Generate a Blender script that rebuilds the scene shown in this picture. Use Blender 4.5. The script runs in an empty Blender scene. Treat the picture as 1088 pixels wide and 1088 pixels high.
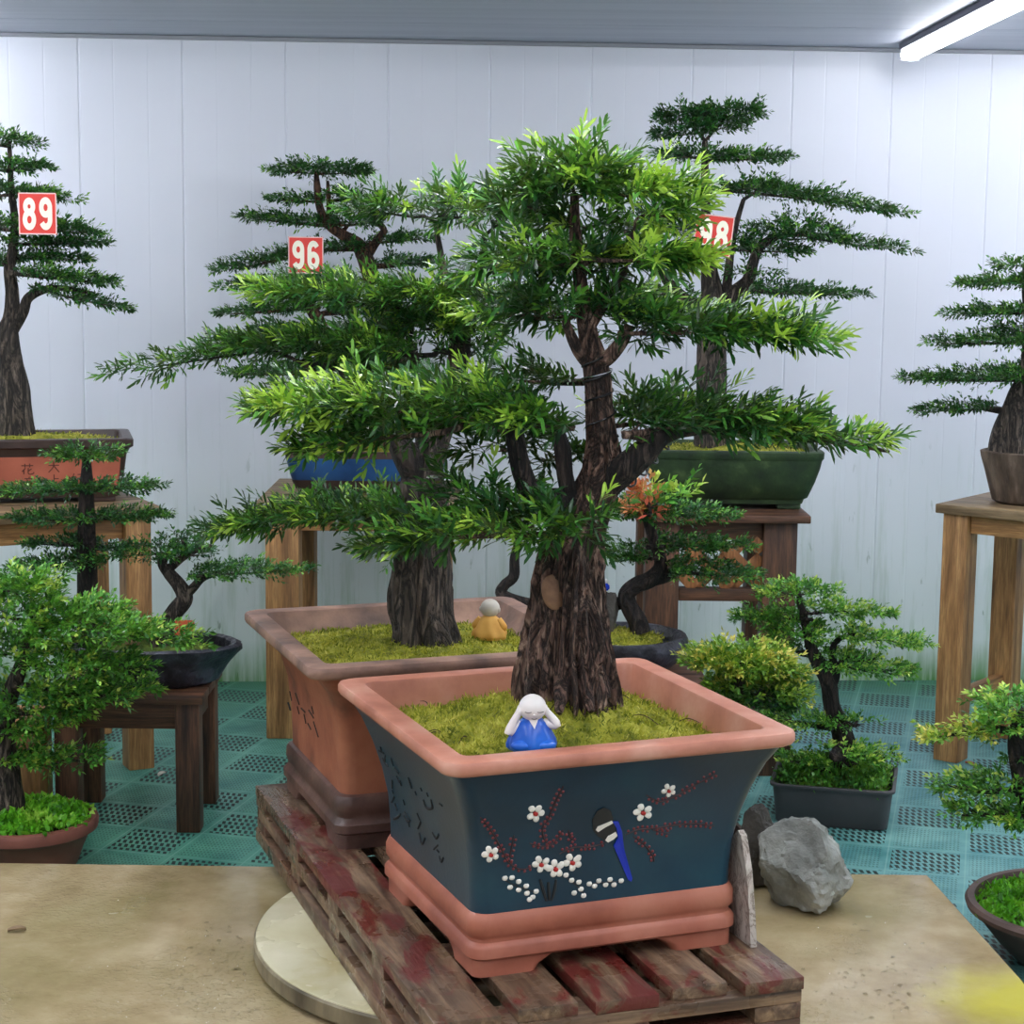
import bpy, bmesh, math, random
import numpy as np
from mathutils import Vector, Matrix, noise as mnoise
R = math.radians
S = bpy.context.scene
COL = S.collection
rng = np.random.default_rng(7)
random.seed(7)
UP = Vector((0, 0, 1))

# ------------------------------------------------------------------ camera
F = 2015.0
CAM = Vector((0, 0, 1.65))
ROT = Matrix.Rotation(R(90 - 7.9), 3, 'X') @ Matrix.Rotation(R(0.65), 3, 'Z')
cd = bpy.data.cameras.new('camera')
cam = bpy.data.objects.new('camera', cd)
COL.objects.link(cam)
cam.matrix_world = Matrix.Translation(CAM) @ ROT.to_4x4()
cd.sensor_width = 36
cd.lens = 36 * F / 1088
cd.clip_end = 100
S.camera = cam


def ray(px, py):
    return ROT @ Vector(((px - 544) / F, (544 - py) / F, -1))


def at(px, py, Y):            # point of the place seen at this spot, Y metres away
    d = ray(px, py)
    return CAM + d * (Y / d.y)


def ground(px, py, z):
    d = ray(px, py)
    return CAM + d * ((z - CAM.z) / d.z)


# --------------------------------------------------------------- materials
class NT:
    def __init__(self, name):
        self.m = bpy.data.materials.new(name)
        self.m.use_nodes = True
        self.t = self.m.node_tree
        self.b = self.t.nodes['Principled BSDF']
        self.out = self.t.nodes['Material Output']

    def n(self, typ, props=None, **ins):
        nd = self.t.nodes.new('ShaderNode' + typ)
        for k, v in (props or {}).items():
            setattr(nd, k, v)
        for k, v in ins.items():
            key = int(k[1:]) if k[0] == 'i' and k[1:].isdigit() else k.replace('_', ' ')
            self.put(nd.inputs[key], v)
        return nd

    def put(self, sock, v):
        if hasattr(v, 'is_output'):
            self.t.links.new(v, sock)
        else:
            if sock.type == 'RGBA' and len(v) == 3:
                v = (*v, 1)
            sock.default_value = v

    def set(self, **ins):
        for k, v in ins.items():
            self.put(self.b.inputs[k.replace('_', ' ')], v)
        return self

    def coord(self, scale=(1, 1, 1), rot=(0, 0, 0), out='Object'):
        tc = self.n('TexCoord')
        mp = self.n('Mapping', Vector=tc.outputs[out], Scale=scale, Rotation=rot)
        return mp.outputs[0]

    def noise(self, vec, scale=5., detail=4., rough=.55, dist=0.):
        return self.n('TexNoise', Vector=vec, Scale=scale, Detail=detail, Roughness=rough, Distortion=dist).outputs['Fac']

    def ramp(self, fac, stops, interp='LINEAR'):
        r = self.n('ValToRGB', Fac=fac)
        e = r.color_ramp.elements
        r.color_ramp.interpolation = interp
        while len(e) < len(stops):
            e.new(0.5)
        for i, (p, c) in enumerate(stops):
            e[i].position = p
            e[i].color = (*c, 1) if len(c) == 3 else c
        return r.outputs[0]

    def mix(self, fac, a, b):
        nd = self.n('Mix', {'data_type': 'RGBA'})
        self.put(nd.inputs[0], fac)
        self.put(nd.inputs[6], a)
        self.put(nd.inputs[7], b)
        return nd.outputs[2]

    def math(self, op, a, b=0., c=0.):
        return self.n('Math', {'operation': op}, i0=a, i1=b, i2=c).outputs[0]

    def bump(self, h, strength=.5, dist=.01):
        self.set(Normal=self.n('Bump', Height=h, Strength=strength, Distance=dist).outputs[0])
        return self


def L(r, g, b):               # sRGB 0-255 to linear
    f = lambda c: ((c / 255 + .055) / 1.055) ** 2.4 if c > 10 else c / 255 / 12.92
    return (f(r), f(g), f(b))


M = {}


def m_plain(name, col, rough=.5, **kw):
    t = NT(name).set(Base_Color=(*col, 1), Roughness=rough, **kw)
    M[name] = t.m
    return t


def m_noise(name, c1, c2, scale=6, rough=.6, bump=.2, bscale=60, stretch=(1, 1, 1), lo=.35, hi=.65, c3=None, bd=.004, detail=5):
    t = NT(name)
    v = t.coord(stretch)
    f = t.noise(v, scale, detail)
    st = [(lo, c1), (hi, c2)] if c3 is None else [(lo, c1), ((lo + hi) / 2, c2), (hi, c3)]
    t.set(Base_Color=t.ramp(f, st), Roughness=rough)
    if bump:
        t.bump(t.noise(v, bscale, 4), bump, bd)
    M[name] = t.m
    return t


def m_wood(name, c1, c2, c3, axis, rough=.55):
    s = [14, 14, 14]
    s[axis] = 1.1
    t = NT(name)
    v = t.coord(tuple(s))
    f = t.noise(v, 2.2, 6, .6, .6)
    fine = t.noise(v, 14, 3, .6)
    big = t.noise(t.coord((2, 2, 2)), 1.6, 2)
    c = t.ramp(f, [(.3, c1), (.5, c2), (.7, c3)])
    c = t.mix(t.ramp(fine, [(.35, (.55, .55, .55)), (.6, (0, 0, 0))]), c, c1)
    c = t.mix(t.ramp(big, [(.5, (0, 0, 0)), (.75, (.5, .5, .5))]), c, c1)
    t.set(Base_Color=c, Roughness=rough)
    t.bump(fine, .25, .003)
    M[name] = t.m


WL = (L(104, 72, 42), L(176, 128, 78), L(216, 168, 110))
WD = (L(34, 22, 17), L(92, 60, 42), L(132, 90, 62))
WG = (L(88, 70, 48), L(142, 118, 86), L(180, 154, 114))
for i, ax in enumerate('xyz'):
    m_wood('light_wood_' + ax, *WL, i)
    m_wood('dark_wood_' + ax, *WD, i)
    m_wood('grey_wood_' + ax, *WG, i)
m_wood('lattice_wood', L(90, 55, 30), L(165, 108, 62), L(190, 130, 80), 2)

# old pallet boards: grey-brown timber with red paint flaking off
def m_pallet(name, axis, paint):
    s = [12, 12, 12]
    s[axis] = 1.2
    t = NT(name)
    f = t.noise(t.coord(tuple(s)), 2.5, 6, .65, .5)
    c = t.ramp(f, [(.3, L(52, 38, 30)), (.5, L(104, 82, 64)), (.72, L(158, 130, 102))])
    s2 = [9, 9, 9]
    s2[axis] = 3.
    p = t.noise(t.coord(tuple(s2)), 1.3, 7, .68, .8)
    c = t.mix(t.ramp(p, [(.5, (0, 0, 0)), (.58, (paint, paint, paint))]), c, L(98, 30, 28))
    w = t.noise(t.coord((6, 6, 6)), 2., 4)
    t.set(Base_Color=c, Roughness=t.ramp(w, [(.4, (.18, .18, .18)), (.6, (.6, .6, .6))]))
    t.bump(t.noise(t.coord(tuple(x * 3 for x in s)), 4, 4), .45, .004)
    M[name] = t.m


m_pallet('pallet_top', 1, .9)
m_pallet('pallet_cross', 0, .5)
m_pallet('pallet_rail', 1, .25)

m_noise('terracotta', L(144, 78, 59), L(172, 100, 78), 5, .42, .14, 40, c3=L(186, 118, 95))
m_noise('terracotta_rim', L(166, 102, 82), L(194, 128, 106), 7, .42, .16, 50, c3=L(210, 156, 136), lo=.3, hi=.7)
m_noise('terracotta_worn', L(92, 54, 40), L(148, 86, 62), 7, .5, .3, 50, c3=L(166, 104, 76), lo=.3, hi=.7)
m_noise('terracotta_dirty_rim', L(96, 76, 68), L(140, 108, 94), 9, .55, .3, 70, c3=L(178, 138, 118), lo=.3, hi=.7)
m_noise('brown_stone_base', L(62, 44, 40), L(92, 66, 58), 8, .4, .25, 60, c3=L(116, 88, 76))
m_noise('teal_glaze', L(7, 40, 58), L(12, 52, 72), 4, .3, .08, 90, c3=L(26, 70, 84), lo=.3, hi=.75)
m_noise('brick_panel', L(150, 78, 58), L(178, 98, 74), 6, .6, .2, 50)
m_noise('dark_brown_clay', L(48, 36, 33), L(74, 56, 50), 6, .42, .15, 50)
m_noise('blue_glaze', L(22, 62, 110), L(44, 96, 152), 5, .3, .1, 40)
m_noise('green_mossy_clay', L(26, 42, 26), L(44, 66, 36), 12, .6, .4, 60, c3=L(92, 112, 70), lo=.35, hi=.8)
m_noise('black_rock', L(22, 22, 28), L(44, 44, 54), 9, .38, .9, 30, c3=L(86, 88, 104), lo=.35, hi=.75, bd=.012)
m_noise('bark_pot', L(40, 32, 28), L(84, 70, 58), 8, .8, .9, 18, stretch=(2, 2, .4), c3=L(130, 112, 96), lo=.3, hi=.7, bd=.02)
m_noise('red_clay', L(108, 62, 52), L(140, 84, 70), 6, .6, .2, 50)
m_noise('purple_clay', L(70, 54, 50), L(98, 76, 68), 6, .55, .2, 50)
m_noise('black_plastic', L(58, 56, 60), L(76, 73, 76), 4, .42, .05, 50)
m_noise('grey_rock', L(84, 86, 82), L(140, 142, 136), 7, .75, 1., 26, c3=L(190, 192, 186), lo=.3, hi=.72, bd=.012, detail=9)
m_noise('dark_rock', L(50, 48, 44), L(96, 92, 86), 7, .8, .8, 26, bd=.012)
m_noise('tan_rock', L(120, 96, 70), L(170, 145, 112), 8, .8, .6, 26)
m_noise('soil', L(40, 30, 22), L(78, 62, 44), 30, .9, .6, 80)
m_noise('moss', L(88, 98, 22), L(150, 150, 40), 26, .9, .9, 120, c3=L(186, 184, 72), lo=.3, hi=.7, bd=.01)
m_noise('moss_dim', L(60, 84, 24), L(110, 128, 40), 26, .9, .9, 120, bd=.01)
m_noise('robe_blue', L(14, 70, 176), L(30, 108, 214), 9, .28, .05, 60)
m_noise('robe_yellow', L(206, 148, 60), L(226, 176, 92), 12, .6, .1, 60)
m_noise('glazed_white', L(232, 222, 216), L(244, 238, 234), 9, .35, .05, 60)
m_noise('dull_white', L(190, 182, 170), L(220, 214, 204), 20, .7, .1, 60)
m_plain('paint_white', L(238, 230, 218), .4)
m_plain('paint_red', L(176, 34, 28), .4)
m_plain('paint_maroon', L(112, 40, 44), .4)
m_plain('paint_twig', L(58, 36, 40), .5)
m_plain('paint_black', L(34, 36, 38), .5)
m_plain('paint_blue', L(24, 52, 178), .35)
m_plain('engraved_dark', L(24, 24, 26), .8)
m_plain('engraved_brown', L(88, 46, 36), .8)
m_plain('wire_black', (.012, .012, .014), .35, Metallic=.3)
m_plain('wire_silver', L(190, 190, 196), .25, Metallic=1.)
m_plain('card_red', L(222, 62, 52), .5)
m_plain('card_paper', L(236, 200, 196), .6)
m_plain('digit_white', L(252, 246, 226), .5)
m_plain('orange_card', L(206, 92, 60), .6)
m_plain('lamp_metal', L(200, 202, 210), .4)
m_plain('lamp_dark', L(70, 70, 86), .5)
m_plain('bead_white', L(240, 240, 240), .2)
m_plain('bead_blue', L(20, 60, 200), .2)

m_plain('water', (1, 1, 1), .02, IOR=1.33)
M['water'].node_tree.nodes['Principled BSDF'].inputs['Transmission Weight'].default_value = 1.

# marble shard
t = NT('marble')
v = t.coord((1, 1, 1))
w = t.noise(v, 9, 8, .7, 1.5)
vein = t.math('ABSOLUTE', t.math('SUBTRACT', w, .5))
t.set(Base_Color=t.ramp(vein, [(.0, L(120, 104, 94)), (.03, L(184, 172, 160)), (.12, L(206, 196, 186))]), Roughness=.45)
M['marble'] = t.m

# round cement turntable top
t = NT('cement_disc')
v = t.coord()
c = t.ramp(t.noise(v, 4, 6, .6), [(.3, L(178, 164, 118)), (.5, L(204, 196, 160)), (.7, L(222, 214, 186))])
t.set(Base_Color=c, Roughness=t.ramp(t.noise(v, 6, 3), [(.4, (.15, .15, .15)), (.65, (.45, .45, .45))]))
t.bump(t.noise(v, 40, 3), .1, .003)
M['cement_disc'] = t.m
m_noise('cement_side', L(70, 62, 46), L(120, 108, 84), 8, .5, .4, 40, stretch=(1, 1, .4), c3=L(160, 148, 118))

# wet concrete platform
t = NT('wet_concrete')
v = t.coord()
big = t.noise(v, 1.6, 5, .6)
c = t.ramp(t.noise(v, 5, 7, .62), [(.3, L(146, 126, 92)), (.5, L(176, 156, 120)), (.72, L(202, 184, 150))])
c = t.mix(t.ramp(big, [(.44, (0, 0, 0)), (.62, (.55, .55, .55))]), c, L(138, 128, 80))
t.set(Base_Color=c, Roughness=t.ramp(big, [(.36, (.06, .06, .06)), (.62, (.28, .28, .28))]))
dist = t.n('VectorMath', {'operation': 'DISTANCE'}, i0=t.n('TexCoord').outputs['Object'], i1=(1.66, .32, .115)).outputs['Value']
yellow_patch = t.math('ADD', dist, t.math('MULTIPLY', t.noise(v, 9, 4), .16))
c = t.mix(t.ramp(yellow_patch, [(.14, (.75, .75, .75)), (.30, (0, 0, 0))]), c, L(212, 204, 70))  # yellow patch that fades out around one spot of the platform
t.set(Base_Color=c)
dv = t.noise(v, 70, 3, .6)
t.bump(t.math('MULTIPLY', t.ramp(dv, [(.5, (0, 0, 0)), (.75, (1, 1, 1))]), t.ramp(t.noise(v, 3, 2), [(.45, (.05, .05, .05)), (.65, (1, 1, 1))])), .5, .004)
M['wet_concrete'] = t.m

# plastic drainage mat: squares alternately slotted and finely pierced
t = NT('floor_mat')
v = t.coord((1, 1, 1), (0, 0, R(14)))
sx = t.n('SeparateXYZ', Vector=v)
x, y = sx.outputs[0], sx.outputs[1]
TS = .21
cx = t.math('FLOOR', t.math('DIVIDE', x, TS))
cy = t.math('FLOOR', t.math('DIVIDE', y, TS))
par = t.math('PINGPONG', t.math('ADD', cx, cy), 1.)
def cellslot(px_, py_, wx, wy, ox, oy):
    row = t.math('FLOOR', t.math('DIVIDE', y, py_))
    xs = t.math('ADD', t.math('ADD', x, t.math('MULTIPLY', y, .3)), t.math('MULTIPLY', row, px_ * .5))
    fx = t.math('FRACT', t.math('DIVIDE', xs, px_))
    fy = t.math('FRACT', t.math('DIVIDE', y, py_))
    a = t.math('LESS_THAN', fx, wx)
    b = t.math('LESS_THAN', fy, wy)
    return t.math('MULTIPLY', a, b)
slot = cellslot(.0185, .034, .56, .78, 0, 0)
fine = cellslot(.0105, .0175, .5, .6, 0, 0)
ex = t.math('FRACT', t.math('DIVIDE', x, TS))
ey = t.math('FRACT', t.math('DIVIDE', y, TS))
def edge(e):
    return t.math('MULTIPLY', t.math('GREATER_THAN', e, .06), t.math('LESS_THAN', e, .94))
inside = t.math('MULTIPLY', edge(ex), edge(ey))
hole = t.math('ADD', t.math('MULTIPLY', slot, par), t.math('MULTIPLY', t.math('MULTIPLY', fine, t.math('SUBTRACT', 1., par)), .45))
hole = t.math('MULTIPLY', hole, inside)
seam = t.math('MAXIMUM', t.math('LESS_THAN', ex, .018), t.math('LESS_THAN', ey, .018))
n1 = t.noise(t.coord((1, 1, 1)), .9, 4, .6)
n2 = t.noise(t.coord((1, 1, 1)), 6, 4, .6)
tc = t.n('TexCoord')
sp = t.n('SeparateXYZ', Vector=tc.outputs['Object'])
side = t.n('MapRange', Value=sp.outputs[0], i1=-1.6, i2=1.3, i3=0., i4=1.).outputs[0]
grn = t.ramp(n2, [(.3, L(48, 124, 104)), (.7, L(96, 166, 138))])
blu = t.ramp(n2, [(.3, L(66, 130, 138)), (.7, L(128, 178, 178))])
c = t.mix(t.math('ADD', t.math('MULTIPLY', side, .8), t.math('SUBTRACT', n1, .45)), grn, blu)
back = t.n('MapRange', Value=t.math('ADD', sp.outputs[1], t.math('MULTIPLY', n2, .8)), i1=6.9, i2=7.6, i3=0., i4=.75).outputs[0]
c = t.mix(back, c, L(38, 104, 62))
c = t.mix(t.math('MULTIPLY', seam, .35), c, L(150, 190, 176))
c = t.mix(hole, c, L(16, 40, 38))
t.set(Base_Color=c, Roughness=.5)
t.bump(t.math('SUBTRACT', 1., hole), .6, .006)
M['floor_mat'] = t.m

# painted metal sandwich panel with algae stains low down
t = NT('wall_panel')
v = t.coord((1, 1, 1))
st = t.noise(t.coord((22, 22, 1.6)), 1., 5, .65)
sp = t.n('SeparateXYZ', Vector=v)
low = t.n('MapRange', Value=sp.outputs[2], i1=1.1, i2=0., i3=0., i4=1.).outputs[0]
low2 = t.n('MapRange', Value=sp.outputs[2], i1=.16, i2=0., i3=0., i4=1.).outputs[0]
c = t.mix(t.math('MULTIPLY', low, .85), L(230, 232, 243), L(222, 236, 228))
sm = t.math('MULTIPLY', low, t.ramp(st, [(.52, (0, 0, 0)), (.72, (.55, .55, .55))]))
c = t.mix(sm, c, L(120, 160, 110))
spk = t.noise(t.coord((30, 30, 9)), 1., 3, .6)
c = t.mix(t.math('MULTIPLY', low, t.ramp(spk, [(.68, (0, 0, 0)), (.74, (.7, .7, .7))])), c, L(70, 110, 70))
c = t.mix(t.math('MULTIPLY', low2, t.ramp(st, [(.3, (.2, .2, .2)), (.6, (1, 1, 1))])), c, L(96, 150, 84))
drip = t.noise(t.coord((60, 60, 3)), 1., 3, .6)
t.set(Base_Color=c, Roughness=.32)
t.bump(drip, .04, .003)
M['wall_panel'] = t.m
t = NT('wall_seam')
t.set(Base_Color=(*L(200, 200, 212), 1), Roughness=.5)
M['wall_seam'] = t.m
m_noise('bark_scar', L(112, 80, 60), L(150, 112, 84), 30, .75, .3, 80)
m_noise('ceiling_panel', L(168, 172, 188), L(182, 186, 200), 2, .45, .05, 30, stretch=(.3, 6, 1))
m_plain('trim_metal', L(150, 152, 160), .4)


def m_bark(name, c1, c2, c3, sc=1., bd=.012, stretch=.22):
    t = NT(name)
    v = t.coord((sc, sc, sc * stretch))
    f = t.noise(v, 30, 8, .7, 1.6)
    ridge = t.math('ABSOLUTE', t.math('SUBTRACT', t.noise(v, 20, 5, .6, 2.2), .5))
    big = t.noise(t.coord((1, 1, .5)), 9, 3)
    c = t.ramp(f, [(.3, c1), (.5, c2), (.68, c3)])
    c = t.mix(t.ramp(big, [(.45, (0, 0, 0)), (.75, (.45, .45, .45))]), c, c1)
    crack = t.ramp(ridge, [(.0, (1, 1, 1)), (.035, (.7, .7, .7)), (.09, (0, 0, 0))])
    c = t.mix(crack, c, tuple(x * .35 for x in c1))
    t.set(Base_Color=c, Roughness=.75)
    t.bump(t.math('SUBTRACT', f, t.math('MULTIPLY', crack, .6)), 1., bd)
    M[name] = t.m


m_bark('bark_front', L(54, 37, 32), L(126, 94, 80), L(206, 174, 152), 1., .014, .4)
m_bark('bark_dark', L(22, 17, 16), L(52, 40, 36), L(92, 76, 68))
m_bark('bark_grey', L(44, 38, 34), L(92, 80, 70), L(146, 130, 116), 1.2)
m_bark('bark_brown', L(48, 30, 22), L(98, 66, 48), L(136, 98, 74), 1.4)


def m_leaf(name, c0, c1, c2, c3, rough=.34, trans=.18):
    t = NT(name)
    a = t.n('Attribute', {'attribute_name': 'tint'})
    c = t.ramp(a.outputs['Fac'], [(0., c0), (.35, c1), (.7, c2), (1., c3)])
    t.set(Base_Color=c, Roughness=rough)
    t.b.inputs['Specular IOR Level'].default_value = .42
    tr = t.n('BsdfTranslucent', Color=t.mix(.35, c, L(170, 210, 60)))
    ms = t.n('MixShader', i0=trans)
    t.t.links.new(t.b.outputs[0], ms.inputs[1])
    t.t.links.new(tr.outputs[0], ms.inputs[2])
    t.t.links.new(ms.outputs[0], t.out.inputs[0])
    M[name] = t.m


m_leaf('leaf_front', L(14, 46, 26), L(32, 86, 38), L(86, 148, 52), L(172, 204, 76))
m_leaf('leaf_back', L(20, 56, 34), L(34, 88, 44), L(64, 130, 54), L(128, 176, 76))
m_leaf('leaf_bright', L(40, 94, 40), L(84, 150, 56), L(130, 186, 70), L(196, 214, 96))
m_leaf('leaf_cover', L(60, 130, 30), L(100, 180, 40), L(140, 205, 60), L(180, 225, 90))
m_leaf('leaf_orange', L(190, 84, 60), L(214, 118, 84), L(226, 150, 110), L(232, 190, 120))
m_leaf('leaf_yellow', L(60, 108, 38), L(112, 154, 50), L(164, 186, 70), L(216, 200, 100))
m_leaf('moss_blade', L(84, 92, 22), L(140, 142, 38), L(184, 178, 62), L(216, 204, 108), .7, .3)

t = NT('lamp_tube')
t.set(Base_Color=(1, 1, 1, 1))
t.b.inputs['Emission Color'].default_value = (.93, .95, 1., 1)
t.b.inputs['Emission Strength'].default_value = 27  # strong glow for the added, unseen tubes
M['lamp_tube'] = t.m
t = NT('lamp_tube_dim')
t.set(Base_Color=(1, 1, 1, 1))
t.b.inputs['Emission Color'].default_value = (.95, .96, 1., 1)
t.b.inputs['Emission Strength'].default_value = 9
M['lamp_tube_dim'] = t.m


# ----------------------------------------------------------------- geometry
class G:
    def __init__(self):
        self.v = []
        self.f = []

    def add(self, v, f):
        o = len(self.v)
        self.v.extend(tuple(p) for p in v)
        self.f.extend(tuple(i + o for i in q) for q in f)
        return self

    def box(self, c, size, rot=None, bev=.003):
        bm = bmesh.new()
        bmesh.ops.create_cube(bm, size=1)
        bmesh.ops.scale(bm, vec=size, verts=bm.verts)
        if bev:
            bmesh.ops.bevel(bm, geom=bm.edges[:], offset=min(bev, min(size) * .4), segments=2, affect='EDGES', profile=.6)
        bm.verts.index_update()
        c = Vector(c)
        vs = [(rot @ p.co if rot else p.co) + c for p in bm.verts]
        self.add(vs, [[q.index for q in f.verts] for f in bm.faces])
        bm.free()
        return self

    def loft(self, rings, cap0=True, cap1=True):
        n = len(rings[0])
        v = [p for r in rings for p in r]
        f = []
        for i in range(len(rings) - 1):
            for j in range(n):
                k = (j + 1) % n
                f.append((i * n + j, i * n + k, (i + 1) * n + k, (i + 1) * n + j))
        if cap0:
            f.append(tuple(reversed(range(n))))
        if cap1:
            f.append(tuple(range((len(rings) - 1) * n, len(rings) * n)))
        return self.add(v, f)

    def lathe(self, c, prof, n=40, sx=1, sy=1, wob=None, cap0=True, cap1=True):
        rings = []
        for r, z in prof:
            ring = []
            for j in range(n):
                a = 2 * math.pi * j / n
                k = 1 + (wob(a, z) if wob else 0)
                ring.append((c[0] + r * k * sx * math.cos(a), c[1] + r * k * sy * math.sin(a), c[2] + z))
            rings.append(ring)
        return self.loft(rings, cap0, cap1)

    def tube(self, pts, rad, n=10, sub=6, furrow=0., seed=0., freq=5, lump=0.):
        pts, rad = smooth_path(pts, rad, sub)
        fr = frames(pts)
        rings = []
        s = 0.
        for i, p in enumerate(pts):
            if i:
                s += (pts[i] - pts[i - 1]).length
            a1, a2 = fr[i]
            ring = []
            for j in range(n):
                a = 2 * math.pi * j / n
                k = 1.
                if furrow:
                    q = Vector((math.cos(a) * freq * .5, math.sin(a) * freq * .5, s * 4 + seed))
                    e = mnoise.noise(q)
                    e2 = mnoise.noise(q * 2.3 + Vector((3, 7, 1)))
                    k += furrow * (.45 - 2.2 * abs(e) + .6 * e2)
                if lump:
                    k += lump * mnoise.noise(Vector((math.cos(a), math.sin(a), s * 9 + seed + 20)))
                ring.append(p + (a1 * math.cos(a) + a2 * math.sin(a)) * rad[i] * k)
            rings.append(ring)
        return self.loft(rings)

    def sphere(self, c, r, n=16, m=10, sc=(1, 1, 1), rot=None):
        prof = []
        rings = []
        for i in range(1, m):
            th = math.pi * i / m
            ring = []
            for j in range(n):
                a = 2 * math.pi * j / n
                p = Vector((r * sc[0] * math.sin(th) * math.cos(a), r * sc[1] * math.sin(th) * math.sin(a), -r * sc[2] * math.cos(th)))
                ring.append((rot @ p if rot else p) + Vector(c))
            rings.append(ring)
        return self.loft(rings)


def smooth_path(pts, rad, sub):
    pts = [Vector(p) for p in pts]
    if len(pts) == 2:
        pts = [pts[0], (pts[0] + pts[1]) / 2, pts[1]]
        rad = [rad[0], (rad[0] + rad[1]) / 2, rad[1]]
    P, Q = [], []
    n = len(pts)
    for i in range(n - 1):
        p0, p1, p2, p3 = pts[max(i - 1, 0)], pts[i], pts[i + 1], pts[min(i + 2, n - 1)]
        for k in range(sub):
            t = k / sub
            a = 2 * p1 + (p2 - p0) * t + (2 * p0 - 5 * p1 + 4 * p2 - p3) * t * t + (3 * p1 - p0 - 3 * p2 + p3) * t ** 3
            P.append(a * .5)
            Q.append(rad[i] * (1 - t) + rad[i + 1] * t)
    P.append(pts[-1])
    Q.append(rad[-1])
    return P, Q


def frames(pts):
    out = []
    prev = None
    for i in range(len(pts)):
        d = (pts[min(i + 1, len(pts) - 1)] - pts[max(i - 1, 0)]).normalized()
        if prev is None:
            a = Vector((1, 0, 0)) if abs(d.x) < .9 else Vector((0, 1, 0))
        else:
            a = prev
        a = (a - d * a.dot(d)).normalized()
        prev = a
        out.append((a, d.cross(a)))
    return out


def rrect(hx, hy, r, n=5):
    r = min(r, hx * .99, hy * .99)
    o = []
    for (sx, sy, a0) in ((1, 1, 0), (-1, 1, 90), (-1, -1, 180), (1, -1, 270)):
        for k in range(n + 1):
            a = R(a0 + 90 * k / n)
            o.append((sx * (hx - r) + r * math.cos(a), sy * (hy - r) + r * math.sin(a)))
    return o


def mesh_obj(name, v, f, mat, smooth=True, tint=None, sharp=40):
    me = bpy.data.meshes.new(name)
    me.from_pydata(v if isinstance(v, list) else v.tolist(), [], f if isinstance(f, list) else f.tolist())
    if tint is not None:
        at_ = me.attributes.new('tint', 'FLOAT', 'POINT')
        at_.data.foreach_set('value', np.ascontiguousarray(tint, dtype=np.float32))
    me.materials.append(mat)
    if smooth:
        me.polygons.foreach_set('use_smooth', [True] * len(me.polygons))
        if sharp:
            me.set_sharp_from_angle(angle=R(sharp))
    o = bpy.data.objects.new(name, me)
    COL.objects.link(o)
    return o


class Thing:
    """An Empty standing at the thing's base; parts are given in world space."""

    def __init__(self, name, label, cat, loc=(0, 0, 0), rz=0., group=None):
        o = bpy.data.objects.new(name, None)
        o.empty_display_size = .05
        COL.objects.link(o)
        self.mw = Matrix.Translation(Vector(loc)) @ Matrix.Rotation(rz, 4, 'Z')
        self.inv = self.mw.inverted()
        o.matrix_world = self.mw
        o['label'] = label
        o['category'] = cat
        if group:
            o['group'] = group
        self.o = o
        self.loc = Vector(loc)

    def part(self, name, g, mat, parent=None, label=None, smooth=True, local=False, tint=None, sharp=40):
        if isinstance(g, G):
            v, f = g.v, g.f
        else:
            v, f = g
        if not local:
            a = np.array(v, dtype=float)
            m = np.array(self.inv)
            v = (a @ m[:3, :3].T + m[:3, 3])
        o = mesh_obj(name, v, f, M[mat], smooth, tint, sharp)
        o.parent = parent or self.o
        if label:
            o['label'] = label
        return o

    def w(self, p):
        return self.mw @ Vector(p)


def single(name, label, cat, g, mat, loc, rz=0., group=None, smooth=True, sharp=40, local=False):
    mw = Matrix.Translation(Vector(loc)) @ Matrix.Rotation(rz, 4, 'Z')
    v = [tuple(p) for p in g.v]
    if not local:
        inv = mw.inverted()
        v = [tuple(inv @ Vector(p)) for p in v]
    o = mesh_obj(name, v, g.f, M[mat], smooth, None, sharp)
    o.matrix_world = mw
    o['label'] = label
    o['category'] = cat
    if group:
        o['group'] = group
    return o


def structure(name, g, mat, smooth=False):
    o = mesh_obj(name, g.v, g.f, M[mat], smooth)
    o['kind'] = 'structure'
    return o


# ------------------------------------------------------------------- setting
WALLY = 7.15
WYAW = R(3.4)
wrot = Matrix.Rotation(WYAW, 3, 'Z')


def wallp(x, y, z):
    p = wrot @ Vector((x, y, 0))
    return Vector((p.x, WALLY + p.y, z))


g = G()
g.add([(-5, -3, 0), (5, -3, 0), (5, 8, 0), (-5, 8, 0)], [(0, 1, 2, 3)])
structure('floor', g, 'floor_mat')
CZ = 2.405
# wall: faces between V-grooves every 0.383 m
g = G()
pit = 106 / F * 7.13
x0 = (87 - 544) / F * 7.05 - pit * 8
prof = []
for k in range(26):
    x = x0 + pit * k
    prof += [(x - .005, 0), (x - .0015, .003), (x + .0015, .003), (x + .005, 0)]
    for q in (1 / 3, 2 / 3):
        xx = x + pit * q
        prof += [(xx - .004, 0), (xx, .0006), (xx + .004, 0)]
v = []
for x, d in prof:
    v += [wallp(x, d, 0), wallp(x, d, CZ)]
f = [(2 * i, 2 * i + 2, 2 * i + 3, 2 * i + 1) for i in range(len(prof) - 1)]
n = len(v)
v += [wallp(prof[0][0], .06, 0), wallp(prof[0][0], .06, CZ), wallp(prof[-1][0], .06, 0), wallp(prof[-1][0], .06, CZ)]
f += [(n + 2, n, n + 1, n + 3)]
structure('wall_back', G().add(v, f), 'wall_panel')
g = G()
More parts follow.
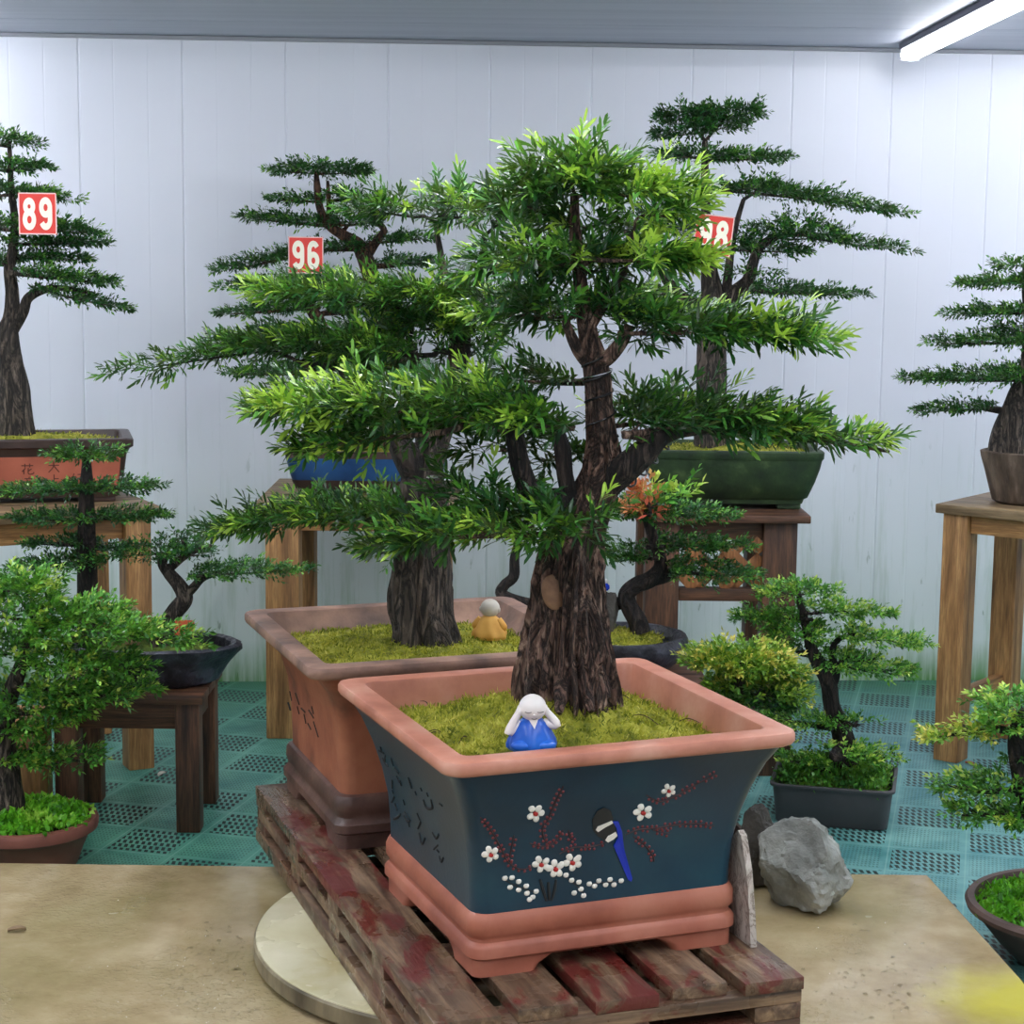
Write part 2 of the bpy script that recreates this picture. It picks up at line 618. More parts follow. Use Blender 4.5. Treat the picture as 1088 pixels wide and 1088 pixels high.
# ceiling panels with shallow joints running across the room
ys = [WALLY + .35 - .9 * k for k in range(11)]
v, f = [], []
prof = []
for y in ys:
    prof += [(y + .004, 0), (y + .0015, .004), (y - .0015, .004), (y - .004, 0)]
for y, d in prof:
    v += [(-4.9, y, CZ + d), (4.9, y, CZ + d)]
f = [(2 * i, 2 * i + 1, 2 * i + 3, 2 * i + 2) for i in range(len(prof) - 1)]
structure('ceiling', G().add(v, f), 'ceiling_panel')
g = G()
a = wallp(-4.8, -.012, CZ - .008)
b = wallp(4.8, -.012, CZ - .008)
g.box((a + b) / 2, ((b - a).length, .02, .014), wrot, .003)
structure('trim_1', g, 'trim_metal')


# tube lights: the one in view, then added unseen ones that brighten the room
def tube_light(x, y0, y1, label, tube='lamp_tube'):
    th = Thing('ceiling_tube_light', label, 'lamp', (x, (y0 + y1) / 2, CZ), 0, 'white tube lights on the ceiling')
    ln = y1 - y0
    yc = (y0 + y1) / 2
    th.part('housing', G().box((x, yc, CZ - .013), (.06, ln, .024), None, .004), 'lamp_metal')
    g = G()
    rings = []
    for yy in (y0 + .012, y1 - .012):
        rings.append([(x + .036 * math.cos(a), yy, CZ - .042 + .022 * math.sin(a)) for a in [2 * math.pi * k / 20 for k in range(20)]])
    th.part('tube', g.loft(rings), tube)
    th.part('side_rail', G().box((x - .036, yc, CZ - .014), (.008, ln, .022), None, .001), 'lamp_dark')
    for yy in (y0 + .006, y1 - .006):
        th.part('end_cap', G().box((x, yy, CZ - .034), (.07, .012, .06), None, .004), 'lamp_metal')
    return th


tube_light(1.425, 5.0, 7.05, 'white tube light on the ceiling at the top right of the photo', 'lamp_tube_dim')
for x, y0 in ((-1.5, 3.2), (0., 3.2), (1.425, 2.7), (-2.3, 5.05), (2.45, 5.05), (-1.5, .6), (0., .6), (1.485, .2), (-3.4, 2.2), (3.4, 2.2)):
    tube_light(x, y0, y0 + 2.05, 'added unseen white tube light on the ceiling that brightens the room')

# ------------------------------------------------------------------ platform
SZ = .115
bp = [(-2.6, 2.3), (1.15, 2.3), (1.105, 3.88), (1.05, 4.566), (-2.6, 4.585)]
g = G()
rings = []
for z, e in ((0, 0), (SZ - .006, 0), (SZ, .006)):
    c = Vector((-.6, 3.4, 0))
    rings.append([(x - e * (1 if x > 0 else -1), y - e * (1 if y > 3 else -1), z) for x, y in bp])
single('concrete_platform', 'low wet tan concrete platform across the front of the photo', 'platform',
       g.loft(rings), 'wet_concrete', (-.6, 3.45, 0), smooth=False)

DISC = Vector((-.006, 4.013, SZ))
th = Thing('round_turntable', 'round pale cement turntable lying on the wet platform under the pallet', 'turntable', DISC)
th.part('turntable_side', G().lathe(DISC, [(.515, 0), (.538, .006), (.548, .016), (.548, .046), (.544, .05)], 96), 'cement_side')
th.part('turntable_top', G().lathe(DISC, [(.5435, .0502), (.543, .0526), (.539, .0542), (.1, .0545)], 96), 'cement_disc')

# -------------------------------------------------------------------- pallet
PZ0 = SZ + .0555
PZ = .311
pfl = Vector((-.126, 3.15, 0))
pa = R(19.2)
th = Thing('wooden_pallet', 'weathered wooden pallet with flaking red paint under the two large square pots', 'pallet', (pfl.x, pfl.y, PZ0), pa)
W, D = .722, 1.55
H = PZ - PZ0
tl = [.025, .026, .03, .026, .026]
zt = H
def lb(x0, x1, y0, y1, z0, z1, rot=0):
    return G().box(((x0 + x1) / 2, (y0 + y1) / 2, (z0 + z1) / 2), (x1 - x0, y1 - y0, z1 - z0), Matrix.Rotation(rot, 3, 'Z') if rot else None, .003)
for i, (a, b, fy) in enumerate(((0, .125, 0), (.16, .275, .012), (.305, .43, .004), (.462, .572, .018), (.600, .722, .0))):
    th.part('deck_board', lb(a, b, fy, D - .01 * (i % 2), zt - tl[0], zt), 'pallet_top', local=True)
z = zt - tl[0]
cy_ = [(.0, .10), (.335, .43), (.70, .795), (1.07, 1.165), (1.45, 1.55)]
for a, b in cy_:
    th.part('cross_board', lb(0.002, W - .002, a + .004, b, z - tl[1] , z), 'pallet_cross', local=True)
z -= tl[1]
for a, b in ((.004, .1), (.31, .41), (.622, .718)):
    th.part('rail', lb(a, b, .002, D - .003, z - tl[2], z), 'pallet_rail', local=True)
z -= tl[2]
for a, b in cy_:
    th.part('cross_board', lb(0.004, W - .004, a + .002, b - .002, z - tl[3], z), 'pallet_cross', local=True)
z -= tl[3]
for a, b in ((.0, .11), (.305, .415), (.612, .722)):
    th.part('rail', lb(a, b, .0, D, 0, z), 'pallet_rail', local=True)


# ------------------------------------------------------------------- foliage
def leaf_mesh(base, d, nrm, ln, wd, fine):
    """blades with a fold and a droop; fine = two segments, else a folded rhombus"""
    N = len(base)
    side = np.cross(d, nrm)
    side /= np.linalg.norm(side, axis=1, keepdims=True) + 1e-9
    ln = ln[:, None]
    wd = wd[:, None]
    if fine:
        v = np.empty((N, 7, 3))
        v[:, 0] = base
        m1 = base + d * ln * .24
        m2 = base + d * ln * .78 + nrm * ln * .01
        v[:, 1] = m1 - side * wd * .5 + nrm * wd * .12
        v[:, 2] = m1 + side * wd * .5 + nrm * wd * .12
        v[:, 3] = m2 - side * wd * .44 + nrm * wd * .06
        v[:, 4] = m2 + side * wd * .44 + nrm * wd * .06
        v[:, 5] = base + d * ln - nrm * ln * .06
        v[:, 6] = (m1 + m2) * .5 - nrm * wd * .02
        q = np.array([[0, 2, 6, 1], [1, 6, 3, 3], [2, 4, 6, 6], [6, 4, 5, 3]])
        fs = []
        idx = np.arange(N)[:, None] * 7
        fs = (idx[:, :, None] + q[None]).reshape(-1, 4)
        f = [tuple(r) if r[2] != r[3] else tuple(r[:3]) for r in fs.tolist()]
        return v.reshape(-1, 3), f, 7
    v = np.empty((N, 4, 3))
    m = base + d * ln * .48 + nrm * wd * .12
    v[:, 0] = base
    v[:, 1] = m + side * wd * .5
    v[:, 2] = base + d * ln - nrm * ln * .05
    v[:, 3] = m - side * wd * .5
    f = (np.arange(N)[:, None] * 4 + np.array([[0, 1, 2, 3]])).tolist()
    return v.reshape(-1, 3), f, 4


def foliage(spine, w, th, n, LL, LW, young=.2, nl=10, both=False, up=.22, stem=False, ybias=0.):
    sp = np.array([tuple(p) for p in spine])
    K = len(sp)
    seg = np.linalg.norm(np.diff(sp, axis=0), axis=1)
    cum = np.concatenate([[0], np.cumsum(seg)])
    cum /= cum[-1]
    ts = np.linspace(0, 1, 200)
    if both:
        pr = np.sqrt(np.clip(1 - (2 * ts - 1) ** 2 * .97, 0, 1))
    else:
        pr = np.interp(ts, [0, .2, .55, .82, 1], [.62, .95, 1., .62, .14])
    cdf = np.cumsum(pr)
    cdf /= cdf[-1]
    t = np.interp(rng.random(n), cdf, ts)
    p = np.interp(t, ts, pr)
    pos = np.stack([np.interp(t, cum, sp[:, k]) for k in range(3)], 1)
    tg = np.stack([np.interp(np.clip(t + .05, 0, 1), cum, sp[:, k]) - np.interp(np.clip(t - .05, 0, 1), cum, sp[:, k]) for k in range(3)], 1)
    tg /= np.linalg.norm(tg, axis=1, keepdims=True) + 1e-9
    perp = np.stack([-tg[:, 1], tg[:, 0], np.zeros(n)], 1)
    perp /= np.linalg.norm(perp, axis=1, keepdims=True) + 1e-9
    s = rng.uniform(-1, 1, n)
    lump = np.array([mnoise.noise(Vector((a * 7 + sp[0, 0] * 3, b * 2, sp[0, 2] * 5))) for a, b in zip(t, s)])
    hh = rng.uniform(-.55, .75, n)
    pos += perp * (s * w * p)[:, None]
    pos[:, 2] += th * p * (1 - .6 * s * s) * (hh + .35 * lump)
    fwd = (np.sign(2 * t - 1) * np.abs(2 * t - 1) ** .6 * 1.1) if both else (.55 + .6 * t)
    d = tg * fwd[:, None] + perp * (s * .95)[:, None]
    d[:, 2] += up + .5 * np.clip(hh, -.35, .8)
    d += rng.normal(0, .3, (n, 3))
    d /= np.linalg.norm(d, axis=1, keepdims=True)
    Ls = LL * rng.uniform(1.1, 2.3, n) * (.55 + .45 * p)
    yng = rng.random(n) < young
    st = np.where(yng, rng.uniform(.55, .95, n), rng.uniform(0, .42, n)) + ybias
    # leaves
    k = np.tile(np.arange(nl), n)
    u = (k + rng.random(n * nl) * .6) / nl
    r_ = lambda a: np.repeat(a, nl, axis=0)
    D = r_(d)
    e1 = np.cross(D, np.array([0, 0, 1.]))
    e1 /= np.linalg.norm(e1, axis=1, keepdims=True) + 1e-9
    e2 = np.cross(e1, D)
    az = k * 2.39996 + r_(rng.uniform(0, 6.28, n))
    rad = np.cos(az)[:, None] * e1 * 1.25 + np.sin(az)[:, None] * e2 * .85
    ang = np.radians(66 - 44 * u + rng.normal(0, 9, n * nl))
    ld = D * np.cos(ang)[:, None] + rad * np.sin(ang)[:, None]
    ld[:, 2] += .06
    ld /= np.linalg.norm(ld, axis=1, keepdims=True)
    base = r_(pos) + D * (r_(Ls) * u)[:, None]
    nv = np.array([0, 0, .8]) + rad * .35 + rng.normal(0, .25, (n * nl, 3))
    nv -= ld * np.sum(nv * ld, axis=1, keepdims=True)
    nv /= np.linalg.norm(nv, axis=1, keepdims=True) + 1e-9
    ln = LL * rng.uniform(.72, 1.12, n * nl) * (1 - .3 * u)
    wd = LW * rng.uniform(.8, 1.2, n * nl)
    tint = np.clip(r_(st) + rng.normal(0, .08, n * nl) + .42 * (u - .45), 0, 1)
    v, f, m = leaf_mesh(base, ld, nv, ln, wd, stem)
    tint = np.repeat(tint, m)
    if stem:
        vs, fs = [], []
        for i in range(n):
            a = Vector(pos[i])
            b = a + Vector(d[i]) * Ls[i]
            q = Vector(perp[i]) * .0011
            zz = Vector((0, 0, .0011))
            o = len(v) + len(vs)
            vs += [a - q, a + zz, a + q, b]
            fs += [(o, o + 1, o + 3), (o + 1, o + 2, o + 3), (o + 2, o, o + 3)]
        v = np.concatenate([v, np.array([tuple(x) for x in vs])])
        f = f + fs
        tint = np.concatenate([tint, np.full(len(vs), .3)])
    return v, f, tint


class Tree:
    def __init__(self, th, Y, bark, leafmat, LL, LW, nl, fine=False, dens=1.):
        self.th, self.Y, self.bark, self.leafmat = th, Y, bark, leafmat
        self.LL, self.LW, self.nl, self.fine, self.dens = LL, LW, nl, fine, dens
        self.samples = []
        self.pxm = F / Y

    def limb(self, name, ctrl, n=14, furrow=.12, freq=5, sub=7, label=None, bark=None, lump=.05):
        pts, rad = [], []
        for c in ctrl:
            px, py, r = c[:3]
            dy = c[3] if len(c) > 3 else 0.
            pts.append(at(px, py, self.Y + dy))
            rad.append(r / self.pxm)
        g = G().tube(pts, rad, n, sub, furrow, random.random() * 50, freq, lump)
        P, Q = smooth_path(pts, rad, 6)
        self.samples += list(zip(P, Q))
        return self.th.part(name, g, bark or self.bark, label=label), P, Q

    def pad(self, x0, y0, x1, y1, th, w=.12, yg=.2, dz=0., both=False, arch=0., mat=None, k=1., branch=True, dy1=None, LLs=1., up=.22, yb=0., label=None):
        Y0 = self.Y + dz
        Y1 = self.Y + (dz if dy1 is None else dy1)
        LL = self.LL * LLs
        a, b = at(x0, y0, Y0), at(x1, y1, Y1)
        L0 = (b - a).length
        d = (b - a).normalized()
        sh = min(LL * 1.5, L0 * .3)
        b2 = b - d * sh
        a2 = a + d * sh if both else a
        thm = th / self.pxm
        the = max(thm - LL * .45, thm * .3)
        w_ = max(w - LL * .8, w * .4)
        sp = []
        for i in range(7):
            t = i / 6
            q = a2.lerp(b2, t)
            q.z += arch / self.pxm * (1 - (2 * t - 1) ** 2)
            q.y += .03 * math.sin(t * 5 + x0)
            sp.append(q)
        area = L0 * 2 * w_
        n = int(max(14, self.dens * k * area / (LL * LL) * 1.1))
        v, f, tint = foliage(sp, w_, the, n, LL, self.LW * LLs, yg, self.nl, both, up, self.fine, yb)
        if branch and self.samples:
            inner = sp[3] if both else sp[0]
            best = min(self.samples, key=lambda s: (s[0] - inner).length + 1.2 * max(0, s[0].z - inner.z + .01))
            p, r = best
            r0 = min(r * .5, (5.5 if self.fine else 6) * (.6 if both else 1.) / self.pxm)
            r0 = max(r0, 2.0 / self.pxm)
            low = Vector((0, 0, the * .45))
            g = G()
            if both:
                mid = p.lerp(inner - low, .6)
                g.tube([p, mid, inner - low], [r0, r0 * .85, r0 * .6], 8, 5, .1, random.random() * 9)
                for e in (1, 5):
                    g.tube([inner - low, sp[e] - low * .6], [r0 * .6, r0 * .2], 6, 4)
            else:
                mid = p.lerp(inner - low, .55) + Vector((0, 0, .1 * (inner - p).length))
                g.tube([p, mid, inner - low, sp[3] - low * .8, sp[5] - low * .4], [r0, r0 * .9, r0 * .75, r0 * .45, r0 * .15], 8, 5, .12, random.random() * 9)
            # side twigs spreading under the pad
            for j in range(8):
                i = random.randint(0, 3)
                q = sp[i].lerp(sp[i + 1], random.random()) - low * .7
                pe = Vector((-d.y, d.x, 0)).normalized() * random.choice((-1, 1)) * w_ * random.uniform(.4, .9)
                g.tube([q, q + pe * .5 + d * w_ * .1 + low * .3, q + pe + d * w_ * .2 + low], [r0 * .28, r0 * .2, r0 * .06], 5, 3)
            self.th.part('branch', g, self.bark)
        return self.th.part('foliage_pad', (v, f), mat or self.leafmat, tint=tint, sharp=0, label=label)


def moss_mound(c, hx, hy, r, h, rz, bump=.01, n=46, peak=(0, 0), sig=.5, seed=0.):
    """heightfield filling a pot; c = centre at soil level"""
    v, f = [], []
    cr, sr = math.cos(rz), math.sin(rz)
    tops = []
    for i in range(n + 1):
        for j in range(n + 1):
            a, b = 2 * i / n - 1, 2 * j / n - 1
            # squircle mapping keeps the rounded corners
            x = a * hx * (1 - r * .18 * b * b * abs(a))
            y = b * hy * (1 - r * .18 * a * a * abs(b))
            e = min(1, 3 * (1 - max(abs(a), abs(b))))
            q = ((a - peak[0]) ** 2 + (b - peak[1]) ** 2)
            nz = .9 * mnoise.noise(Vector((x * 16 + seed, y * 16, 1))) + .75 * mnoise.noise(Vector((x * 45 + seed, y * 45, 5)))
            z = h * math.exp(-q / sig) + bump * nz * (.4 + .6 * e) - .012 * (1 - e)
            v.append((c[0] + x * cr - y * sr, c[1] + x * sr + y * cr, c[2] + z))
    for i in range(n):
        for j in range(n):
            k = i * (n + 1) + j
            f.append((k, k + n + 1, k + n + 2, k + 1))
    return v, f


def tufts(v, count, ln, wd, spread=.7, jit=.01, clump=None):
    """short moss blades or ground-cover leaves standing on the given surface points"""
    a = np.array(v)
    i = rng.integers(0, len(a), count)
    base = a[i] + rng.normal(0, jit, (count, 3)) * np.array([1, 1, .25])
    d = rng.normal(0, spread, (count, 3))
    d[:, 2] = np.abs(d[:, 2]) + .5
    d /= np.linalg.norm(d, axis=1, keepdims=True)
    nv = rng.normal(0, 1, (count, 3)) + np.array([0, -.2, .6])
    nv -= d * np.sum(nv * d, axis=1, keepdims=True)
    nv /= np.linalg.norm(nv, axis=1, keepdims=True)
    vv, f, m = leaf_mesh(base, d, nv, ln * rng.uniform(.5, 1.3, count), wd * rng.uniform(.7, 1.2, count), False)
    pn = np.array([mnoise.noise(Vector(p) * 14) for p in base])
    pn = pn + .6 * np.array([mnoise.noise(Vector(p) * 42) for p in base])
    tint = np.clip(.45 + .8 * pn + rng.normal(0, .16, count), 0, 1)
    return vv, f, np.repeat(tint, m)


# ------------------------------------------------------------- square pots A, B
def ring_z(hx, hy, r, z):
    return [(x, y, z) for x, y in rrect(hx, hy, r)]


PROF_TEAL = [(.121, .262), (.155, .2625), (.21, .266), (.265, .276), (.32, .291), (.37, .31), (.41, .332)]


def square_pot(th, k, mats, prof_body, foot_h=.03, wide=False):
    body_m, rim_m, base_m = mats
    g = G().loft([ring_z(h * k, h * k, .034, z) for z, h in prof_body], True, False)
    pot = th.part('pot', g, body_m, local=True)
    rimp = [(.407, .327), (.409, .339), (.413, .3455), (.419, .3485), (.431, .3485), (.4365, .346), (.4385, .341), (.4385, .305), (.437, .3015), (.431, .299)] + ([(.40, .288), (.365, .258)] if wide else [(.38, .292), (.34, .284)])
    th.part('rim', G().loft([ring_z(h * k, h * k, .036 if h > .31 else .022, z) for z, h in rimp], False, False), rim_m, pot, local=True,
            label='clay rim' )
    bp_ = [(foot_h, .260), (foot_h + .003, .267), (.038, .2715), (.056, .2715), (.061, .269), (.066, .264), (.072, .2635), (.077, .266), (.083, .2695), (.106, .2695), (.114, .267), (.121, .2635), (.124, .256)] if not wide else [(foot_h, .258), (foot_h + .003, .266), (.038, .271), (.056, .271), (.062, .266), (.07, .2615), (.08, .263), (.088, .266), (.11, .265), (.119, .261), (.124, .248)]
    th.part('base_moulding', G().loft([ring_z(h * k, h * k, .034, z) for z, h in bp_]), base_m, pot, local=True, label='clay foot band')
    for sx in (-1, 1):
        for sy in (-1, 1):
            g = G()
            rings = []
            for z, e in ((0, .0), (.012, .004), (foot_h + .004, .022)):
                hw = (.062 + e) * k
                x = sx * (.262 * k - hw)
                y = sy * (.262 * k - hw)
                rings.append([(x + a, y + b, z) for a, b in rrect(hw, hw, .02)])
            th.part('foot', g.loft(rings), base_m, pot, local=True)
    return pot


AZ = PZ
ACEN = Vector((.092, 3.705, AZ))
arz = R(21.5)
tA = Thing('bonsai_tree', 'large bonsai with long dark needle leaves in the dark teal square pot with painted blossoms', 'bonsai', ACEN, arz, 'bonsai trees on display')
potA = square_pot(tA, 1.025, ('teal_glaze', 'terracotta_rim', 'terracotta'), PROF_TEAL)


def face_local(px, py, axis, prof, inv, lift=.0006):
    """where the pot's front (axis 'y') or left (axis 'x') face lies under this spot"""
    o = inv @ CAM
    d = (inv.to_3x3() @ ray(px, py))
    h = .275
    for _ in range(8):
        q = 1 if axis == 'y' else 0
        t = (-h - o[q]) / d[q]
        p = o + d * t
        h = float(np.interp(p.z, [a for a, b in prof], [b for a, b in prof])) + lift
    return p


PROF_A = [(z, h * 1.025) for z, h in PROF_TEAL]


def fpA(cx, cy):              # crop coordinates of the painted front
    return face_local(480 + cx / 3.627, 780 + cy / 3.627, 'y', PROF_A, tA.inv)


def flat_blob(g, p, rx, rz_, ang=0., th_=.0025, n=12):
    rot = Matrix.Rotation(ang, 3, 'Y')
    g.sphere(p, 1, n, 6, (rx, th_, rz_), rot)


PXM = 3.45 / F / 3.627        # metres per crop pixel on the painted face


def stroke(g, pts, r, n=6, fp=fpA):
    P = [fp(*q) for q in pts]
    g.tube(P, [r * (.7 if i in (0, len(P) - 1) else 1.) for i in range(len(P))], n, 4)


twigs = [[(110, 320), (150, 370), (190, 440), (215, 490), (260, 520), (310, 515)], [(240, 390), (230, 440), (220, 490)],
         [(430, 200), (400, 260), (370, 330), (350, 360), (358, 410), (385, 430)], [(300, 420), (340, 432), (385, 425), (430, 370)],
         [(415, 462), (470, 437), (530, 435), (590, 420)], [(670, 388), (720, 368), (790, 362), (860, 350), (940, 345), (1010, 355)],
         [(700, 395), (745, 430), (775, 470), (780, 492)], [(750, 235), (800, 260), (860, 240), (930, 200), (1015, 155)], [(775, 370), (840, 385)],
         [(450, 370), (455, 395), (470, 410)]]
for tw in twigs:
    g = G()
    gb = G()
    stroke(g, tw, .0016)
    P = [Vector((a, b, 0)) for a, b in tw]
    P, _ = smooth_path(P, [1] * len(P), 8)
    acc = 0
    for i in range(1, len(P)):
        acc += (P[i] - P[i - 1]).length
        if acc > 15:
            acc = 0
            dd = (P[i] - P[i - 1]).normalized()
            for s in (-1, 1):
                if random.random() < .85:
                    q = P[i] + Vector((-dd.y, dd.x, 0)) * s * random.uniform(6, 11)
                    flat_blob(gb, fpA(q.x, q.y), .0029, .0029, 0, .0018, 8)
    tA.part('painted_twig', g, 'paint_twig', potA, local=True, label='thin dark painted twig')
    tA.part('painted_buds', gb, 'paint_maroon', potA, local=True, label='painted maroon buds along a twig')
g = G()
for q in ([(340, 560), (352, 600), (365, 642)], [(402, 560), (396, 600), (385, 642)], [(372, 570), (374, 610), (376, 640)]):
    stroke(g, q, .0035)
for q in ([(200, 560), (260, 590), (330, 610)], [(430, 545), (490, 590), (510, 620)], [(520, 578), (590, 572), (655, 566)]):
    stroke(g, q, .0014)
tA.part('painted_stump', g, 'paint_black', potA, local=True, label='dark grey painted stump')
g = G()
for cx, cy in [(205, 555), (232, 553), (225, 590), (258, 568), (258, 600), (287, 585), (290, 613), (325, 606), (300, 637), (312, 628), (462, 563), (490, 570), (472, 612), (498, 597), (508, 622), (530, 577), (550, 585), (567, 565), (593, 580), (610, 560), (625, 580), (653, 565), (440, 543)]:
    flat_blob(g, fpA(cx, cy), .0058, .0050, 0, .003)
tA.part('painted_white_buds', g, 'paint_white', potA, local=True, label='raised white painted buds')
for cx, cy, r in [(150, 462, 26), (322, 303, 28), (345, 500, 27), (400, 517, 29), (465, 492, 29), (737, 300, 29), (836, 216, 22)]:
    g = G()
    a0 = random.uniform(0, 6)
    for q in range(5):
        a = a0 + q * 2 * math.pi / 5 + random.uniform(-.2, .2)
        flat_blob(g, fpA(cx + math.cos(a) * r * .8, cy + math.sin(a) * r * .72), r * .6 * PXM * random.uniform(.9, 1.15), r * .5 * PXM, a, .0034)
    o = tA.part('painted_blossom', g, 'paint_white', potA, local=True, label='white painted blossom with red centre')
    g = G()
    flat_blob(g, fpA(cx, cy + 4) + Vector((0, -.0012, 0)), r * .42 * PXM, r * .34 * PXM, .4, .003)
    c_ = tA.part('painted_blossom_centre', g, 'paint_red', potA, local=True, label='red centre of a painted blossom')


def poly_patch(g, pts, fp=fpA, th_=.0016):
    P = [fp(*q) for q in pts]
    n = len(P)
    off = Vector((0, -th_, 0))
    v = [p + off for p in P] + P
    f = [tuple(range(n))] + [(i, i + n, (i + 1) % n + n, (i + 1) % n) for i in range(n)]
    g.add(v, f)


g = G()
poly_patch(g, [(545, 370), (540, 330), (560, 295), (585, 282), (612, 295), (622, 330), (630, 370), (620, 400), (595, 412), (565, 395)])
tA.part('painted_bird_body', g, 'paint_black', potA, local=True, label='dark grey body of the painted bird', smooth=False)
g = G()
poly_patch(g, [(618, 335), (640, 335), (655, 375), (662, 440), (694, 555), (690, 568), (678, 560), (648, 490), (622, 430), (640, 400), (634, 362)], th_=.0024)
tA.part('painted_bird_tail', g, 'paint_blue', potA, local=True, label='long blue tail of the painted bird', smooth=False)
g = G()
poly_patch(g, [(553, 368), (560, 355), (615, 332), (620, 342), (590, 358), (562, 376)], th_=.0028)
poly_patch(g, [(590, 408), (600, 392), (630, 376), (637, 390), (620, 405), (600, 416)], th_=.003)
tA.part('painted_bird_wing_bars', g, 'paint_white', potA, local=True, label='white wing bars of the painted bird', smooth=False)

# characters cut into the left face
chars = [[(65, 160), (75, 200)], [(55, 185), (90, 205)], [(80, 240), (100, 275), (120, 300)], [(140, 240), (160, 300)], [(100, 220), (96, 270)], [(165, 310), (195, 350)],
         [(180, 370), (205, 420)], [(150, 400), (150, 460)], [(165, 520), (145, 560)], [(170, 570), (185, 620)], [(160, 682), (190, 668), (210, 645)],
         [(230, 540), (240, 580)], [(240, 630), (270, 680)], [(265, 690), (275, 740)], [(235, 660), (262, 700), (280, 690)], [(265, 380), (280, 420), (290, 460)], [(315, 480), (325, 510)],
         [(330, 640), (350, 690)], [(355, 700), (335, 750)], [(345, 780), (365, 860), (385, 820)], [(400, 490), (410, 520)], [(375, 540), (400, 600), (440, 600), (430, 540)],
         [(395, 590), (412, 612)], [(490, 570), (512, 585)], [(440, 780), (468, 820), (485, 790)], [(450, 900), (480, 870)], [(472, 905), (487, 920)], [(490, 950), (505, 988), (520, 960)],
         [(355, 455), (365, 480)], [(150, 470), (158, 500)], [(205, 400), (215, 440)]]
g = G()
for q in chars:
    stroke(g, q, .0032, 6, lambda a, b: face_local(395 + a / 6.8, 770 + b / 6.8, 'x', PROF_A, tA.inv, 0.))
tA.part('engraved_characters', g, 'engraved_dark', potA, local=True, label='dark characters cut into the side of the pot')

mv, mf = moss_mound(tA.w((0, 0, .385)), .300, .300, .3, .07, arz, .02, 80, (0, 0), .35, 3.)
mvA = mv
mossA = tA.part('moss', (mv, mf), 'moss')
vv, ff, tt = tufts([p for p in mv], 11000, .013, .0034, .9, .007)
o = tA.part('moss_tufts', (vv, ff), 'moss_blade', mossA, tint=tt, sharp=0)
o['kind'] = 'stuff'
g = G()
for k in range(26):
    p = Vector(mv[random.randrange(len(mv))]) + Vector((0, 0, .008))
    a = random.uniform(0, 6.28)
    q = Vector((math.cos(a), math.sin(a), random.uniform(0, .3))) * random.uniform(.015, .035)
    g.tube([p - q, p + Vector((0, 0, .01)), p + q], [.0008, .0011, .0005], 5, 3)
tA.part('grass_wisps', g, 'bark_brown', mossA)

A = Tree(tA, 3.72, 'bark_front', 'leaf_front', .045, .0066, 16, True, 1.5)
g0, P, Q = A.limb('trunk', [(602, 750, 54), (602, 730, 53), (602, 708, 51), (601, 688, 48), (602, 665, 43), (604, 640, 38), (605, 618, 36), (607, 598, 35), (610, 578, 31), (620, 552, 25), (631, 528, 23), (639, 508, 21), (641, 488, 19), (640, 465, 15), (637, 430, 13.5), (635, 402, 14), (631, 378, 12), (624, 350, 9), (618, 310, 7), (612, 260, 6), (610, 205, 4)],
                  90, .24, 13, 12, lump=.12)
# root flare gripping the moss
g = G()
for px, py, qx, qy, r, dy in ((578, 700, 560, 740, 13, -.05), (630, 700, 646, 736, 13, -.05), (600, 705, 594, 752, 13, -.1), (620, 705, 628, 750, 12, -.09)):
    g.tube([at(px, py, 3.72 + dy * .4), at((px + qx) / 2, (py + qy) / 2 + 4, 3.72 + dy * .9), at(qx, qy + 6, 3.72 + dy * 1.3)], [r / A.pxm, r * .75 / A.pxm, r * .25 / A.pxm], 14, 6, .2, random.random() * 9, 5, .1)
tA.part('surface_root', g, 'bark_front')
q = at(588, 630, 3.72 - .062)
tA.part('bark_scar', G().sphere(q + Vector((0, .006, 0)), 1, 24, 14, (.024, .012, .036), Matrix.Rotation(R(-12), 3, 'Y') @ Matrix.Rotation(R(18), 3, 'Z')), 'bark_scar', label='smooth tan scar in the bark')
A.limb('branch', [(640, 515, 20), (662, 500, 17, -.02), (684, 482, 15, -.03), (706, 462, 11, -.03), (740, 455, 8, -.02), (800, 458, 5, 0), (860, 468, 3, 0)], 16, .12, bark='bark_dark', label='dark right-hand limb')
A.limb('branch', [(618, 540, 16), (596, 532, 13, -.02), (570, 528, 11, -.04), (556, 505, 11, -.05), (548, 470, 10, -.05), (545, 440, 7, -.05)], 16, .12, bark='bark_dark')
A.limb('branch', [(606, 530, 10, -.01), (600, 505, 9, -.02), (597, 475, 9, -.02), (588, 445, 6, -.02)], 14, .12, bark='bark_dark')
A.limb('branch', [(632, 388, 9), (648, 378, 8, -.01), (662, 360, 7, -.02), (668, 345, 5, -.02)], 12, .12)
A.limb('branch', [(628, 388, 8), (616, 376, 6, -.01), (608, 360, 6, -.02), (600, 340, 4, -.02)], 12, .12)
A.limb('branch', [(624, 350, 7), (640, 325, 6), (655, 300, 5), (665, 285, 4)], 12, .12)
# crown
A.pad(520, 205, 705, 200, 34, .16, .25, 0, True, 6, k=1.1)
A.pad(560, 195, 648, 178, 24, .10, .4, -.03, True, 8, LLs=1.0, up=.7)
A.pad(640, 203, 768, 205, 22, .13, .8, -.05, yb=.17, label='yellow-green right end of the crown')
A.pad(600, 230, 505, 195, 24, .12, .15, .05)
A.pad(590, 240, 660, 240, 16, .13, .1, .04, True)
A.pad(680, 225, 748, 228, 22, .12, .65, -.02, yb=.12)
# second tier
A.pad(600, 275, 468, 288, 26, .15, .4, -.04, arch=4)
A.pad(640, 274, 776, 277, 17, .13, .55, -.06, yb=.1)
A.pad(560, 280, 690, 285, 26, .16, .2, .02, True)
A.pad(690, 278, 778, 278, 13, .09, .85, -.08, yb=.2, branch=False, label='yellow-green tip of the second tier')
